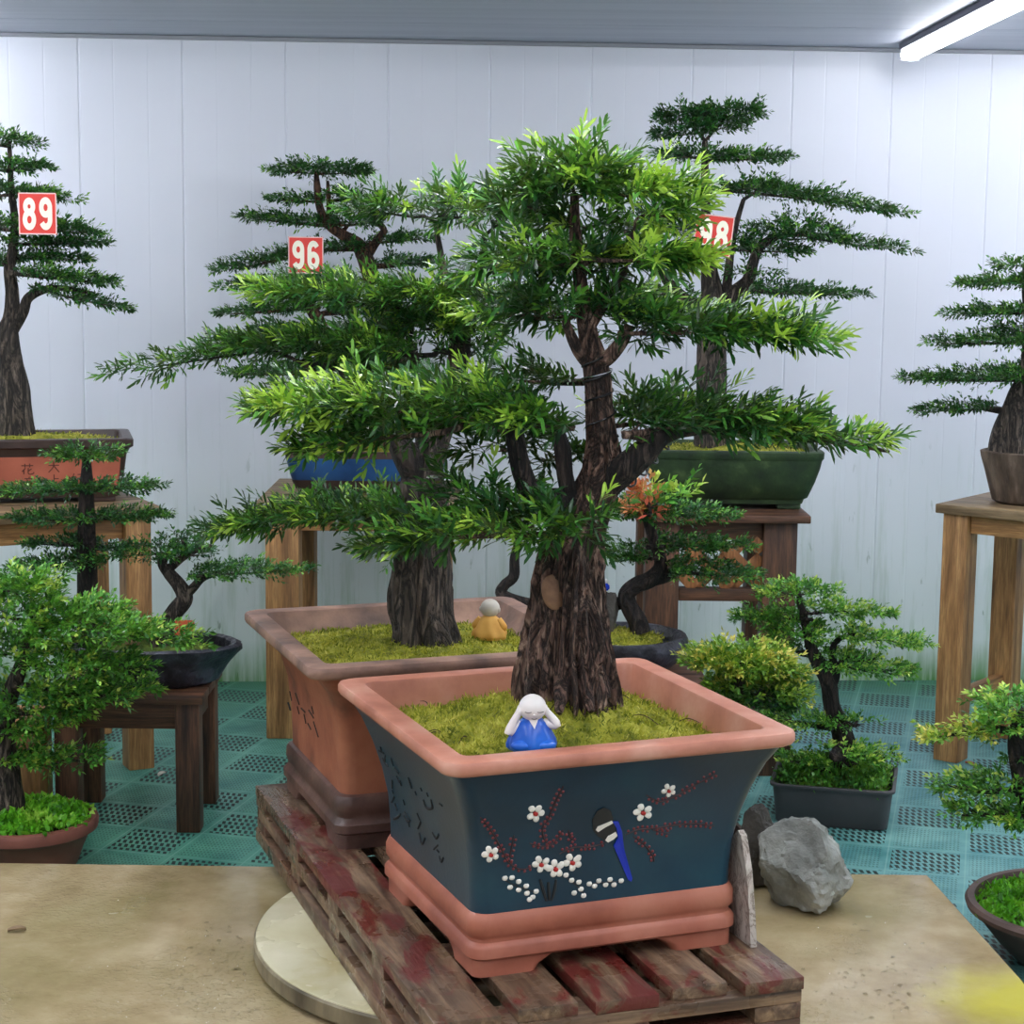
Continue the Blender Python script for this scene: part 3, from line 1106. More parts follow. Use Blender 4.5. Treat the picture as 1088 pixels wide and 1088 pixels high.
# third tier
A.pad(600, 330, 475, 330, 30, .17, .22, .05)
A.pad(560, 325, 650, 335, 28, .16, .12, 0, True)
A.pad(632, 318, 700, 326, 14, .09, .8, .1)
# right arm
A.pad(665, 348, 910, 362, 24, .14, .3, -.02, arch=4, k=1.2)
A.pad(800, 358, 908, 362, 20, .09, .8, -.05, yb=.12, branch=False)
A.pad(632, 345, 720, 352, 24, .12, .05, .02, True)
# right low arm
A.pad(665, 450, 900, 462, 34, .17, .22, -.03, arch=8, k=1.2)
A.pad(820, 455, 976, 482, 22, .10, .45, -.05, k=1.1, branch=False)
A.limb('branch', [(860, 466, 4), (905, 472, 3), (945, 480, 1.5)], 8)
A.pad(640, 445, 730, 440, 30, .12, .4, .12, True)
# left middle pad
A.pad(600, 445, 228, 440, 34, .2, .3, -.05, arch=14, k=1.25)
A.pad(420, 428, 240, 436, 24, .12, .85, -.16, yb=.14, LLs=1.05, branch=False)
A.pad(560, 430, 470, 455, 26, .14, .15, .02, True)
A.pad(470, 455, 285, 482, 17, .14, .25, -.1)
A.pad(580, 450, 500, 490, 26, .13, .1, .08, True)
A.pad(618, 405, 500, 402, 14, .09, .3, .1, LLs=.95)
A.pad(565, 470, 620, 500, 22, .1, .1, .1, True)
# low front pad
A.pad(606, 560, 362, 585, 26, .15, .3, -.15, arch=8, k=1.2)
A.pad(585, 556, 655, 548, 16, .08, .2, -.2, True, branch=False)
A.pad(560, 535, 480, 520, 24, .12, .1, -.05, True)
# training wire
g = G()
def helix(P, Q, i0, i1, turns, r, lift=1.12):
    pts = []
    fr = frames(P)
    n = (i1 - i0) * 6
    for k in range(n + 1):
        t = i0 + (i1 - i0) * k / n
        i = min(int(t), len(P) - 2)
        u = t - i
        p = P[i].lerp(P[i + 1], u)
        a = 2 * math.pi * turns * k / n
        pts.append(p + (fr[i][0] * math.cos(a) + fr[i][1] * math.sin(a)) * (Q[i] * lift))
    g.tube(pts, [r] * len(pts), 6, 2)
helix(P, Q, 78, 96, 4, .0022)
tA.part('training_wire', g, 'wire_black', label='black wire wound round the trunk')
g = G()
_, P2, Q2 = None, *smooth_path([at(640, 515, 3.75), at(662, 500, 3.73), at(684, 482, 3.72), at(706, 462, 3.72)], [20 / A.pxm, 17 / A.pxm, 15 / A.pxm, 11 / A.pxm], 8)
helix(P2, Q2, 4, 22, 4, .0022, 1.15)
tA.part('training_wire', g, 'wire_black', label='black wire wound round the right-hand limb')
g = G()
helix(P, Q, 89, 92, 1.1, .0018, 1.2)
tA.part('wire_tie', g, 'wire_silver', label='silver wire tie on the upper trunk')

# ------------------------------------------------------------------- bonsai B
BCEN = Vector((-.217, 4.445, PZ))
brz = R(19.9)
PROF_B = [(.121, .252), (.2, .254), (.29, .262), (.355, .28), (.39, .304), (.41, .328)]
tB = Thing('bonsai_tree', 'large needle-leaved bonsai in the brown terracotta square pot behind the teal pot', 'bonsai', BCEN, brz, 'bonsai trees on display')
potB = square_pot(tB, 1.02, ('terracotta_worn', 'terracotta_dirty_rim', 'brown_stone_base'), PROF_B, wide=True)
g = G()
for q in ([(90, 170), (100, 220)], [(120, 180), (140, 240)], [(165, 290), (175, 340)], [(190, 270), (215, 310)], [(185, 340), (200, 370)], [(215, 330), (240, 410)], [(205, 250), (215, 290)], [(130, 250), (140, 290)], [(150, 260), (170, 280)], [(80, 230), (92, 270)]):
    stroke(g, q, .0034, 6, lambda a, b: face_local(290 + a / 4.945, 700 + b / 4.945, 'x', [(z, h * 1.02) for z, h in PROF_B], tB.inv, 0.))
tB.part('engraved_characters', g, 'engraved_dark', potB, local=True, label='dark characters cut into the side of the pot')
mv, mf = moss_mound(tB.w((0, 0, .394)), .286, .286, .3, .02, brz, .012, 50, (0, 0), .5, 9.)
mvB = mv
mossB = tB.part('moss', (mv, mf), 'moss')
vv, ff, tt = tufts(mv, 6500, .012, .0034, .8, .007)
tB.part('moss_tufts', (vv, ff), 'moss_blade', mossB, tint=tt, sharp=0)['kind'] = 'stuff'
B = Tree(tB, 4.44, 'bark_dark', 'leaf_front', .040, .0058, 15, True, 1.45)
B.limb('trunk', [(454, 698, 40), (453, 685, 38), (450, 660, 35), (447, 630, 34), (448, 600, 31), (450, 570, 28), (450, 540, 26), (448, 515, 24), (452, 495, 19), (462, 470, 15), (474, 435, 12), (482, 400, 9), (484, 370, 7), (480, 330, 5), (470, 280, 3.5), (462, 235, 2)], 34, .18, 7, bark='bark_grey')
B.limb('branch', [(446, 510, 18), (432, 485, 15, -.03), (415, 455, 11, -.04), (395, 425, 8, -.04), (370, 400, 6, -.05), (320, 385, 4, -.06)], 16)
B.limb('branch', [(455, 490, 12), (450, 450, 10, .03), (442, 410, 8, .05), (438, 370, 6, .05), (432, 330, 4, .05)], 14)
B.limb('branch', [(470, 420, 9), (486, 400, 10), (492, 375, 8), (498, 340, 5), (510, 290, 4), (515, 250, 3)], 14)
B.pad(430, 228, 545, 224, 28, .16, .25, 0, True, 4)
B.pad(440, 225, 362, 218, 20, .12, .35, -.03)
B.pad(500, 228, 560, 235, 22, .12, .4, -.06, True)
B.pad(430, 322, 252, 312, 22, .15, .25, -.05, arch=4)
B.pad(330, 312, 255, 312, 13, .08, .7, -.1, branch=False, yb=.08)
B.pad(400, 322, 520, 322, 26, .17, .3, 0, True)
B.pad(470, 332, 540, 340, 20, .12, .5, -.08)
B.pad(420, 305, 525, 325, 24, .14, .3, -.12, True, branch=False)
B.pad(420, 345, 530, 352, 18, .13, .2, -.06, True)
B.pad(450, 370, 190, 372, 24, .17, .22, -.02, arch=5, k=1.2)
B.pad(270, 372, 90, 400, 13, .07, .3, -.04, LLs=.95)
B.pad(430, 395, 330, 392, 20, .13, .1, .06, True)
B.pad(470, 380, 520, 370, 22, .12, .15, .04, True)
B.pad(450, 545, 188, 570, 22, .17, .22, -.06, arch=10, k=1.2)
B.pad(430, 548, 360, 540, 20, .14, .15, .06, True)
B.pad(440, 570, 372, 600, 16, .08, .25, -.16)

# ------------------------------------------------------------- monk figurines
def monk(name, label, loc, rz, robe, skin, s, hands):
    th = Thing(name, label, 'figurine', loc, rz, 'monk figurines on the moss')
    folds = lambda a, z: .07 * math.sin(a * 7 + z * 60) * max(0, 1 - z / (s * 1.1))
    g = G().lathe((0, 0, 0), [(.70 * s, -.1 * s), (.80 * s, .0), (.82 * s, .12 * s), (.78 * s, .3 * s), (.68 * s, .52 * s), (.58 * s, .75 * s), (.46 * s, .95 * s), (.3 * s, 1.1 * s), (.16 * s, 1.16 * s)], 48, 1.1, .85, folds)
    body = th.part('robe', g, robe, local=True)
    g = G()
    for sx in (-1, 1):                # knees folded in front
        g.sphere((sx * .42 * s, -.42 * s, .16 * s), .36 * s, 18, 10, (1.15, .8, .62))
    th.part('folded_knees', g, robe, body, local=True)
    hz = 1.48 * s
    tilt = Matrix.Rotation(R(16), 3, 'X')
    g = G().sphere((0, -.06 * s, hz), .5 * s, 28, 18, (1., 1., .96), tilt)
    for sx in (-1, 1):
        g.sphere((sx * .49 * s, -.02 * s, hz - .06 * s), .12 * s, 10, 8, (.6, .8, 1.2))
    g.sphere((0, -.55 * s, hz - .17 * s), .05 * s, 8, 6)
    g.tube([(0, 0, 1.05 * s), (0, -.03 * s, 1.25 * s)], [.2 * s, .2 * s], 14, 3)
    head = th.part('head', g, skin, local=True)
    g = G()
    for sx in (-1, 1):
        q = [(sx * (.1 + .06 * k) * s, (-.545 + .012 * k) * s, hz + (-.06 - .025 * math.sin(k / 4 * math.pi)) * s) for k in range(5)]
        g.tube(q, [.012 * s] * 5, 5, 3)
    q = [((-.1 + .05 * k) * s, -.52 * s, hz + (-.3 - .03 * math.sin(k / 4 * math.pi)) * s) for k in range(5)]
    g.tube(q, [.012 * s] * 5, 5, 3)
    th.part('face', g, 'paint_twig', head, local=True, label='closed eyes and small smile')
    if hands:
        for sx in (-1, 1):
            g = G()
            el = Vector((sx * .86 * s, -.16 * s, .86 * s if sx > 0 else .62 * s))
            ha = Vector((sx * .5 * s, -.14 * s, 1.34 * s))
            g.tube([(sx * .42 * s, 0, .9 * s), el, ha], [.16 * s, .17 * s, .12 * s], 14, 6)
            g.sphere(ha, .15 * s, 12, 8, (.8, 1, 1.1))
            for k in range(4):
                p = ha + Vector((-sx * .02 * s, (-.1 + .06 * k) * s, .06 * s))
                g.tube([p, p + Vector((-sx * .05 * s, 0, .09 * s)), p + Vector((-sx * .11 * s, 0, (.14 + .02 * (k % 2)) * s))], [.04 * s, .038 * s, .024 * s], 7, 3)
            g.tube([ha, ha + Vector((-sx * .1 * s, -.1 * s, -.02 * s))], [.04 * s, .026 * s], 7, 3)
            th.part('arm', g, skin, local=True, label='white arm raised to the ear')
        g = G().add([(-.17 * s, -.33 * s, 1.1 * s), (.17 * s, -.33 * s, 1.1 * s), (.02 * s, -.5 * s, .78 * s), (-.17 * s, -.2 * s, 1.12 * s), (.17 * s, -.2 * s, 1.12 * s), (.02 * s, -.3 * s, .78 * s)],
                    [(0, 2, 1), (3, 4, 5), (0, 1, 4, 3), (1, 2, 5, 4), (2, 0, 3, 5)])
        th.part('collar', g, skin, body, local=True, smooth=False)
    else:
        for sx in (-1, 1):
            g = G().tube([(sx * .45 * s, .0, .92 * s), (sx * .72 * s, .02 * s, .55 * s), (sx * .55 * s, -.3 * s, .35 * s)], [.2 * s, .22 * s, .16 * s], 14, 6)
            th.part('sleeve', g, robe, body, local=True)
    return th


p = ground(565, 793, .725)
p.z = max(q[2] for q in mvA if (Vector(q).xy - p.xy).length < .035) + .003
monk('monk_figurine', 'small monk figurine in glossy blue robe with hands at its ears, front pot', (p.x, p.y, p.z + .002), R(8), 'robe_blue', 'glazed_white', .052, True)
p = ground(520, 682, .71)
p.z = max(q[2] for q in mvB if (Vector(q).xy - p.xy).length < .03) + .003
monk('monk_figurine', 'small monk figurine in a yellow robe seen from behind on the rear pot', (p.x, p.y, p.z - .002), R(165), 'robe_yellow', 'dull_white', .047, False)

# ----------------------------------------------- marble shard and the two rocks
pb = ground(820, 1005, PZ) - Vector((.946, .325, 0)) * .045
dv = Vector((-.325, .946, 0))
un = Vector((.946, .325, 0))
shape = [(0, 0), (.004, .07), (.014, .15), (.035, .215), (.05, .222), (.09, .19), (.15, .13), (.185, .05), (.19, 0)]
g = G()
v = []
for s, z in shape:
    lean = -.05 * z
    v.append(pb + dv * s + un * (lean) + UP * (z + .001))
n = len(v)
v += [p + un * .013 for p in v]
f = [tuple(range(n)), tuple(reversed(range(n, 2 * n)))] + [(i, i + n, (i + 1) % n + n, (i + 1) % n) for i in range(n)]
single('stone_slab', 'thin pale veined marble shard standing on the pallet beside the teal pot', 'stone', g.add(v, f), 'marble', pb, smooth=False)


def rock(name, label, c, size, mat, seed, cuts=7, base=.0, group=None):
    bm = bmesh.new()
    bmesh.ops.create_icosphere(bm, subdivisions=5, radius=1)
    rd = random.Random(seed)
    planes = []
    for _ in range(cuts):
        a = rd.uniform(0, 6.28)
        z = rd.uniform(-.5, .9)
        q = Vector((math.cos(a), math.sin(a), z)).normalized()
        planes.append((q, rd.uniform(.62, .85)))
    planes.append((Vector((0, 0, -1)), .72))
    for p in bm.verts:
        co = p.co.copy()
        for q, h in planes:
            e = co.dot(q) - h
            if e > 0:
                co -= q * e * .93
        n1 = mnoise.noise(co * 2.3 + Vector((seed, 0, 0)))
        n2 = mnoise.noise(co * 6 + Vector((seed, 4, 0)))
        n3 = mnoise.noise(co * 15 + Vector((seed, 4, 7)))
        co *= 1 + .15 * n1 + .10 * abs(n2) + .035 * n3
        p.co = Vector((co.x * size[0], co.y * size[1], co.z * size[2]))
    mz = min(p.co.z for p in bm.verts)
    for p in bm.verts:
        p.co.z = max(p.co.z - mz - .004, base)
    bm.verts.index_update()
    g = G().add([p.co for p in bm.verts], [[q.index for q in f.verts] for f in bm.faces])
    bm.free()
    return single(name, label, 'rock', g, mat, c, local=True, group=group, sharp=28)


p = ground(850, 962, SZ)
rock('grey_rock', 'rough grey rock on the wet platform to the right of the pallet', (p.x, p.y, SZ), (.116, .1, .112), 'grey_rock', 5, 9)
p = ground(800, 935, SZ)
rock('dark_rock', 'small dark rock behind the grey rock at the platform edge', (p.x - .0, 4.47, SZ), (.055, .05, .11), 'dark_rock', 11)


# ------------------------------------------------------------- wooden stands
def stand(label, x0, x1, y0, y1, h, leg, tone, over=.03, top=.03, apron=.07, rz=0., name='display_stand', stretcher=None, toptone=None, legtone=None, topx=None):
    cx, cy = (x0 + x1) / 2, (y0 + y1) / 2
    th = Thing(name, label, 'stand', (cx, cy, 0), rz, 'wooden plant stands')
    hx, hy = (x1 - x0) / 2, (y1 - y0) / 2
    tt = toptone or tone
    lt = legtone or tone
    tx0, tx1 = topx or (-hx - over, hx + over)
    nb = 3
    bd = (2 * hy + 2 * over) / nb
    topo = None
    for k in range(nb):
        yy = -hy - over + bd * (k + .5)
        o = th.part('top_board', G().box(((tx0 + tx1) / 2, yy, h - top / 2), (tx1 - tx0, bd - .003, top), None, .004), tt + '_x', local=True)
    for sx in (-1, 1):
        for sy in (-1, 1):
            th.part('leg', G().box((sx * (hx - leg / 2), sy * (hy - leg / 2), (h - top) / 2), (leg, leg, h - top), None, .005), lt + '_z', local=True)
    zc = h - top - apron / 2 - .002
    for sy in (-1, 1):
        th.part('apron', G().box((0, sy * (hy - leg / 2), zc), (2 * hx - 2 * leg - .002, leg * .45, apron), None, .003), tone + '_x', local=True)
    for sx in (-1, 1):
        th.part('apron', G().box((sx * (hx - leg / 2), 0, zc), (leg * .45, 2 * hy - 2 * leg - .002, apron), None, .003), tone + '_y', local=True)
    if stretcher:
        for sx in (-1, 1):
            th.part('stretcher', G().box((sx * (hx - leg / 2), 0, stretcher), (leg * .4, 2 * hy - 2 * leg - .002, .045), None, .003), tone + '_y', local=True)
    return th


stand('tall wooden stand under the brown pot of bonsai 89 at the left edge', -2.012, -1.212, 5.645, 6.205, .843, .082, 'light_wood', over=.025, rz=R(28), toptone='grey_wood')
stand('tall wooden stand under the blue pot of bonsai 96', -.822, -.215, 6.245, 6.85, .81, .112, 'light_wood', over=.03, toptone='grey_wood')
s3 = stand('dark wooden stand with a lattice panel under the mossy green pot', .42, .892, 5.85, 6.36, .84, .105, 'dark_wood', over=.035, apron=.06, top=.024)
# lattice between the front legs
hx, hy = .236, .255
zt_, zb = .84 - .024 - .064, .60
yl = -.255 + .04
lx0, lx1 = -hx + .105, hx - .105
s3.part('rail', G().box((0, yl, zb - .02), (lx1 - lx0 - .002, .045, .04), None, .003), 'dark_wood_x', local=True)
g = G()
for sgn in (-1, 1):
    for k in range(-3, 5):
        xc = lx0 + (lx1 - lx0) * (k + .5) / 2.4
        # clip each slat to the opening
        a, b = Vector((xc, zb)), Vector((xc + sgn * (zt_ - zb), zt_))
        def clip(a, b):
            t0, t1 = 0., 1.
            dx = b.x - a.x
            for lim, s_ in ((lx0, 1), (lx1, -1)):
                ta = (lim - a.x) / dx
                if (dx > 0) == (s_ > 0):
                    t0 = max(t0, ta)
                else:
                    t1 = min(t1, ta)
            return (a.lerp(b, t0), a.lerp(b, t1)) if t1 - t0 > .08 else None
        r = clip(a, b)
        if r:
            a, b = r
            c = (a + b) / 2
            ln = (b - a).length
            rot = Matrix.Rotation(sgn * R(45), 3, 'Y')
            g2 = G().box((c.x, yl + (.007 if sgn > 0 else -.007), c.y), (.04, .012, ln), rot, .002)
            s3.part('lattice_slat', g2, 'lattice_wood', local=True)
stand('tall wooden stand at the right edge under the bark-textured pot', 1.48, 2.10, 5.835, 6.325, .85, .085, 'light_wood', over=.02, rz=R(-38), apron=.06, stretcher=.2, toptone='grey_wood')
stand('low dark wooden table under the black rock tray on the left', -1.282, -.873, 5.195, 5.545, .40, .068, 'dark_wood', over=.012, top=.026, apron=.075, name='low_table')
stand('low pale wooden bench behind the red clay pot at the left edge', -2.05, -1.32, 5.13, 5.33, .335, .06, 'light_wood', over=.0, top=.024, apron=.085, name='low_bench')
stand('low dark wooden table under the round black bowl behind the teal pot', .14, .52, 4.97, 5.34, .50, .06, 'dark_wood', over=.012, top=.026, apron=.06, name='low_table')


# ------------------------------------------------------ pots of the back row
def box_pot(th, c, hx, hy, h, prof, mats, r=.03, inner=.02, soil=.015, feet=True, rz=0.):
    """prof: (height share, width share) of the body from foot to rim"""
    cr = lambda hx_, hy_, z: [(c[0] + x * math.cos(rz) - y * math.sin(rz), c[1] + x * math.sin(rz) + y * math.cos(rz), c[2] + z) for x, y in rrect(hx_, hy_, r)]
    fh = .018 if feet else 0.
    rings = [cr(hx - (1 - s) * hx, hy - (1 - s) * hx, fh + (h * .86 - fh) * q) for q, s in prof]
    pot = th.part('pot', G().loft(rings, True, False), mats[0])
    z1 = h * .86
    e = prof[-1][1] * hx - hx
    rim = [(e, z1 - .002), (0, z1 + .004), (.001, h - .004), (-.003, h), (-inner, h), (-inner - .004, h - .006), (-inner - .01, h * .55)]
    th.part('rim', G().loft([cr(hx + d, hy + d, z) for d, z in rim], False, False), mats[1], pot)
    if feet:
        s0 = prof[0][1]
        for sx in (-1, 1):
            for sy in (-1, 1):
                fx, fy = sx * (hx * s0 - .045), sy * (hy - (1 - s0) * hx - .035)
                q = Vector((fx * math.cos(rz) - fy * math.sin(rz), fx * math.sin(rz) + fy * math.cos(rz), 0)) + Vector(c)
                th.part('foot', G().box(q + Vector((0, 0, .0115)), (.075, .05, .021), Matrix.Rotation(rz, 3, 'Z'), .006), mats[2], pot)
    mv, mf = moss_mound((c[0], c[1], c[2] + h - soil), hx - inner - .004, hy - inner - .004, .3, .02, rz, .006, 24, seed=c[0] * 7)
    mo = th.part('moss', (mv, mf), 'moss')
    vv, ff, tt = tufts(mv, 900, .012, .004, .8, .007)
    th.part('moss_tufts', (vv, ff), 'moss_blade', mo, tint=tt, sharp=0)['kind'] = 'stuff'
    return pot


G_FLOWER = [[(0, .2), (1, .2)], [(.3, .02), (.3, .36)], [(.7, .02), (.7, .36)], [(.35, .42), (.05, .75)], [(.2, .6), (.2, 1)], [(.85, .5), (.55, .72)], [(.58, .42), (.58, .95), (1, .95), (1, .8)]]
G_TONE = [[(.5, 0), (.5, .15)], [(.1, .17), (.9, .17)], [(.3, .2), (.38, .38)], [(.7, .2), (.62, .38)], [(0, .42), (1, .42)], [(.2, .55), (.2, 1)], [(.2, .55), (.8, .55), (.8, 1)], [(.2, .76), (.8, .76)], [(.2, .98), (.8, .98)]]
G_ON = [[(.5, 0), (.5, .9)], [(.5, .4), (.9, .4)], [(0, .95), (1, .95)]]
G_BIG = [[(.05, .35), (.95, .35)], [(.5, 0), (.45, .5), (.05, 1)], [(.5, .4), (.95, 1)]]
G_GOOD = [[(.25, 0), (.1, .6), (.4, .95)], [(0, .35), (.45, .35), (.05, .95)], [(.55, .1), (.95, .1), (.75, .35)], [(.75, .35), (.75, .9), (.65, .95)], [(.5, .5), (1, .5)]]

# C: bonsai 89
cC = Vector((-1.56, 5.99, .843))
tC = Thing('bonsai_tree', 'tall tiered bonsai carrying card 89 in a long brown pot with red panels', 'bonsai', cC, 0, 'bonsai trees on display')
hxC = .342
rzC = R(14)

potC = box_pot(tC, cC, hxC, .17, .205, [(0, .86), (.12, .885), (.16, .90), (.85, .94), (.9, .95), (1, .975)], ('dark_brown_clay', 'dark_brown_clay', 'dark_brown_clay'), r=.02, inner=.03, rz=rzC)
g = G()
yf = -.17
RC = Matrix.Translation(cC) @ Matrix.Rotation(rzC, 4, 'Z')
v = []
for x, z, d in ((-hxC * .86, .052, .0305), (hxC * .86, .052, .0305), (hxC * .885, .15, .0195), (-hxC * .885, .15, .0195)):
    v.append((x, yf + d - .0012, z))
g.add([tuple(RC @ Vector(q)) for q in v + [(a, b + .004, c) for a, b, c in v]], [(0, 1, 2, 3), (0, 4, 5, 1), (1, 5, 6, 2), (2, 6, 7, 3), (3, 7, 4, 0)])
tC.part('panel', g, 'brick_panel', potC, label='red-brown clay panel', smooth=False)
g = G()
for gl, gx, gz in ((G_FLOWER, -.31, .13), (G_TONE, -.305, .088), (G_BIG, -.02, .13), (G_ON, -.02, .09), (G_FLOWER, .0, .13), (G_TONE, .005, .088), (G_BIG, .08, .135), (G_ON, .08, .094), (G_GOOD, .15, .096)):
    if gx < -.29 or gx == -.02:
        continue
    for q in gl:
        P_ = []
        for a, b in q:
            z_ = gz - b * .034
            P_.append(RC @ Vector((gx + a * .036, yf + float(np.interp(z_, [.052, .15], [.0305, .0195])) - .0015, z_)))
        g.tube(P_, [.0017] * len(P_), 5, 3)
tC.part('inscription', g, 'engraved_brown', potC, label='dark characters on the red panel')
C = Tree(tC, 6.0, 'bark_grey', 'leaf_back', .024, .0076, 8, dens=1.1)
C.limb('trunk', [(18, 468, 22), (18, 455, 20), (16, 430, 17), (14, 405, 15), (9, 380, 14), (8, 355, 12), (12, 338, 9), (13, 312, 7), (10, 285, 6), (14, 262, 5), (16, 235, 4), (12, 200, 3.5), (10, 150, 2)], 20, .12)
C.limb('branch', [(12, 350, 8), (24, 332, 6), (32, 315, 5), (60, 306, 3.5), (100, 312, 2)], 10)
C.limb('branch', [(8, 365, 7), (-6, 345, 6), (-20, 335, 5), (-45, 330, 3)], 10)
for a in ((-50, 150, 42, 152, 10, .15, .35, 0, True), (-60, 180, 62, 178, 8, .14, .15, 0, True), (-60, 205, 60, 205, 11, .17, .2, .04, True), (30, 205, 86, 214, 8, .1, .5, -.06), (-60, 240, 60, 242, 10, .18, .2, .05, True), (20, 238, 122, 250, 10, .15, .3, -.04),
          (15, 258, 124, 258, 7, .14, .15, .06), (12, 272, 104, 277, 7, .14, .1, .03), (18, 288, 134, 304, 10, .15, .35, -.05), (40, 306, 150, 332, 7, .11, .2, 0), (-70, 275, 10, 278, 10, .16, .2, 0, True), (-80, 310, -5, 300, 9, .14, .2, 0)):
    C.pad(*a)

# D: bonsai 96
cD = Vector((-.5, 6.58, .81))
tD = Thing('bonsai_tree', 'tall tiered bonsai carrying card 96 in a blue glazed pot', 'bonsai', cD, 0, 'bonsai trees on display')
box_pot(tD, cD, .275, .18, .15, [(0, .86), (.22, .9), (.3, .93), (.85, .985), (1, 1)], ('blue_glaze', 'dark_brown_clay', 'dark_brown_clay'), r=.03, inner=.025)
potD = [o for o in tD.o.children if o.name.startswith('pot')][0]
for_ring = lambda e, z: [(cD.x + x, cD.y + y, cD.z + z) for x, y in rrect(.275 * e, .18 - (1 - e) * .275, .03)]
tD.part('foot_band', G().loft([for_ring(.862, .016), for_ring(.885, .018), for_ring(.925, .044), for_ring(.932, .05), for_ring(.915, .052)]), 'dark_brown_clay', potD, label='dark brown foot band')
Dt = Tree(tD, 6.58, 'bark_brown', 'leaf_back', .024, .0076, 8, dens=1.1)
Dt.limb('trunk', [(410, 490, 17), (415, 470, 15), (420, 440, 13), (422, 400, 12), (416, 360, 11), (406, 330, 10), (396, 300, 9), (390, 280, 9), (382, 262, 8), (368, 252, 6), (350, 240, 5), (340, 222, 4), (337, 200, 4), (336, 182, 2)], 18, .12)
Dt.limb('trunk', [(412, 475, 12), (395, 440, 12), (375, 405, 11), (355, 372, 9), (342, 350, 8), (335, 335, 7), (325, 322, 5)], 16, .12)
Dt.limb('branch', [(388, 275, 6), (398, 260, 5), (408, 245, 4), (400, 235, 3)], 10)
Dt.limb('branch', [(350, 232, 3), (349, 210, 2.5), (348, 192, 1.5)], 8)
for a in ((280, 181, 405, 181, 12, .16, .12, 0, True), (335, 212, 281, 212, 8, .12, .3, 0), (345, 210, 400, 208, 9, .13, .1, 0, True), (345, 238, 240, 229, 8, .14, .25, 0), (330, 238, 410, 235, 10, .16, .15, .03, True),
          (395, 256, 468, 252, 8, .13, .15, 0), (400, 280, 475, 278, 9, .14, .15, 0), (385, 262, 300, 266, 8, .13, .15, .02), (330, 268, 209, 291, 10, .13, .2, 0), (340, 296, 221, 306, 8, .13, .4, 0), (380, 300, 310, 296, 10, .15, .2, .05, True),
          (335, 325, 217, 335, 8, .13, .15, 0), (350, 330, 425, 332, 9, .14, .1, .03), (330, 350, 254, 353, 9, .14, .02, .03), (350, 355, 440, 348, 10, .14, .05, .05, True), (360, 392, 226, 397, 9, .14, .2, 0), (360, 388, 460, 385, 12, .16, .1, .03, True), (420, 340, 480, 335, 10, .14, .1, .03)):
    Dt.pad(*a)

# E: bonsai 98
cE = Vector((.70, 6.09, .84))
tE = Thing('bonsai_tree', 'tall tiered bonsai carrying card 98 in a mossy dark green pot', 'bonsai', cE, 0, 'bonsai trees on display')
box_pot(tE, cE, .28, .19, .19, [(0, .80), (.1, .815), (.14, .85), (.5, .92), (.8, .965), (1, .985)], ('green_mossy_clay', 'green_mossy_clay', 'green_mossy_clay'), r=.035, inner=.025)
E = Tree(tE, 6.09, 'bark_grey', 'leaf_back', .024, .0076, 8, dens=1.1)
E.limb('trunk', [(756, 482, 20), (756, 460, 18), (756, 425, 16), (756, 395, 16), (756, 365, 15), (757, 335, 15), (757, 312, 12), (754, 290, 9), (751, 262, 6), (750, 220, 5), (749, 180, 4), (749, 150, 3)], 20, .12, label='grey trunk')
E.limb('branch', [(762, 330, 8), (780, 312, 8), (795, 298, 7), (800, 280, 6), (808, 262, 5), (830, 250, 3.5), (870, 250, 2)], 12)
E.limb('branch', [(752, 330, 8), (728, 318, 7), (712, 302, 6), (700, 285, 5), (680, 255, 4), (660, 245, 3)], 12)
E.limb('branch', [(768, 335, 6), (773, 300, 5), (776, 270, 4), (782, 240, 3), (790, 212, 2.5)], 10)
for a in ((690, 146, 800, 128, 12, .17, .05, 0, True), (720, 122, 822, 120, 10, .15, .1, -.05, True), (692, 128, 770, 118, 12, .14, .05, .05, True), (700, 165, 770, 166, 9, .15, .15, 0, True), (755, 168, 852, 168, 8, .13, .3, 0),
          (770, 200, 985, 231, 9, .14, .2, 0, False, 3), (765, 196, 850, 202, 9, .14, .1, .04, True), (785, 250, 905, 250, 20, .17, .15, 0, True, 3), (860, 250, 980, 269, 9, .1, .25, -.04), (770, 262, 870, 268, 11, .14, .2, .05), (640, 238, 745, 240, 18, .17, .1, 0, True), (690, 262, 640, 268, 12, .15, .1, 0), (790, 288, 812, 292, 10, .1, .3, -.06, True),
          (790, 306, 932, 315, 9, .13, .1, 0), (725, 310, 655, 310, 9, .14, .1, 0), (700, 285, 745, 270, 10, .12, .1, .04, True)):
    E.pad(*a)

# F: bonsai at the right edge
cF = Vector((1.685, 6.12, .85))
tF = Thing('bonsai_tree', 'tiered bonsai in a bark-textured stone pot at the right edge', 'bonsai', cF, 0, 'bonsai trees on display')
wob = lambda a, z: .06 * mnoise.noise(Vector((math.cos(a) * 2, math.sin(a) * 2, z * 6)))
g = G().lathe(cF, [(.10, 0), (.115, .01), (.125, .05), (.14, .11), (.152, .15), (.155, .168), (.146, .172), (.132, .168), (.128, .13)], 44, 1.05, .9, wob)
pF = tF.part('pot', g, 'bark_pot')
mv, mf = moss_mound(cF + Vector((0, 0, .155)), .095, .085, .3, .02, 0, .006, 16)
tF.part('moss', (mv, mf), 'moss_dim')
Ft = Tree(tF, 6.12, 'bark_grey', 'leaf_back', .024, .0076, 8, dens=1.1)
Ft.limb('trunk', [(1068, 488, 22), (1070, 470, 19), (1076, 445, 16), (1084, 420, 13), (1092, 395, 9), (1094, 350, 6), (1090, 310, 4), (1090, 280, 3)], 18, .14)
Ft.limb('branch', [(1078, 440, 6), (1062, 436, 4), (1045, 434, 2.5)], 10)
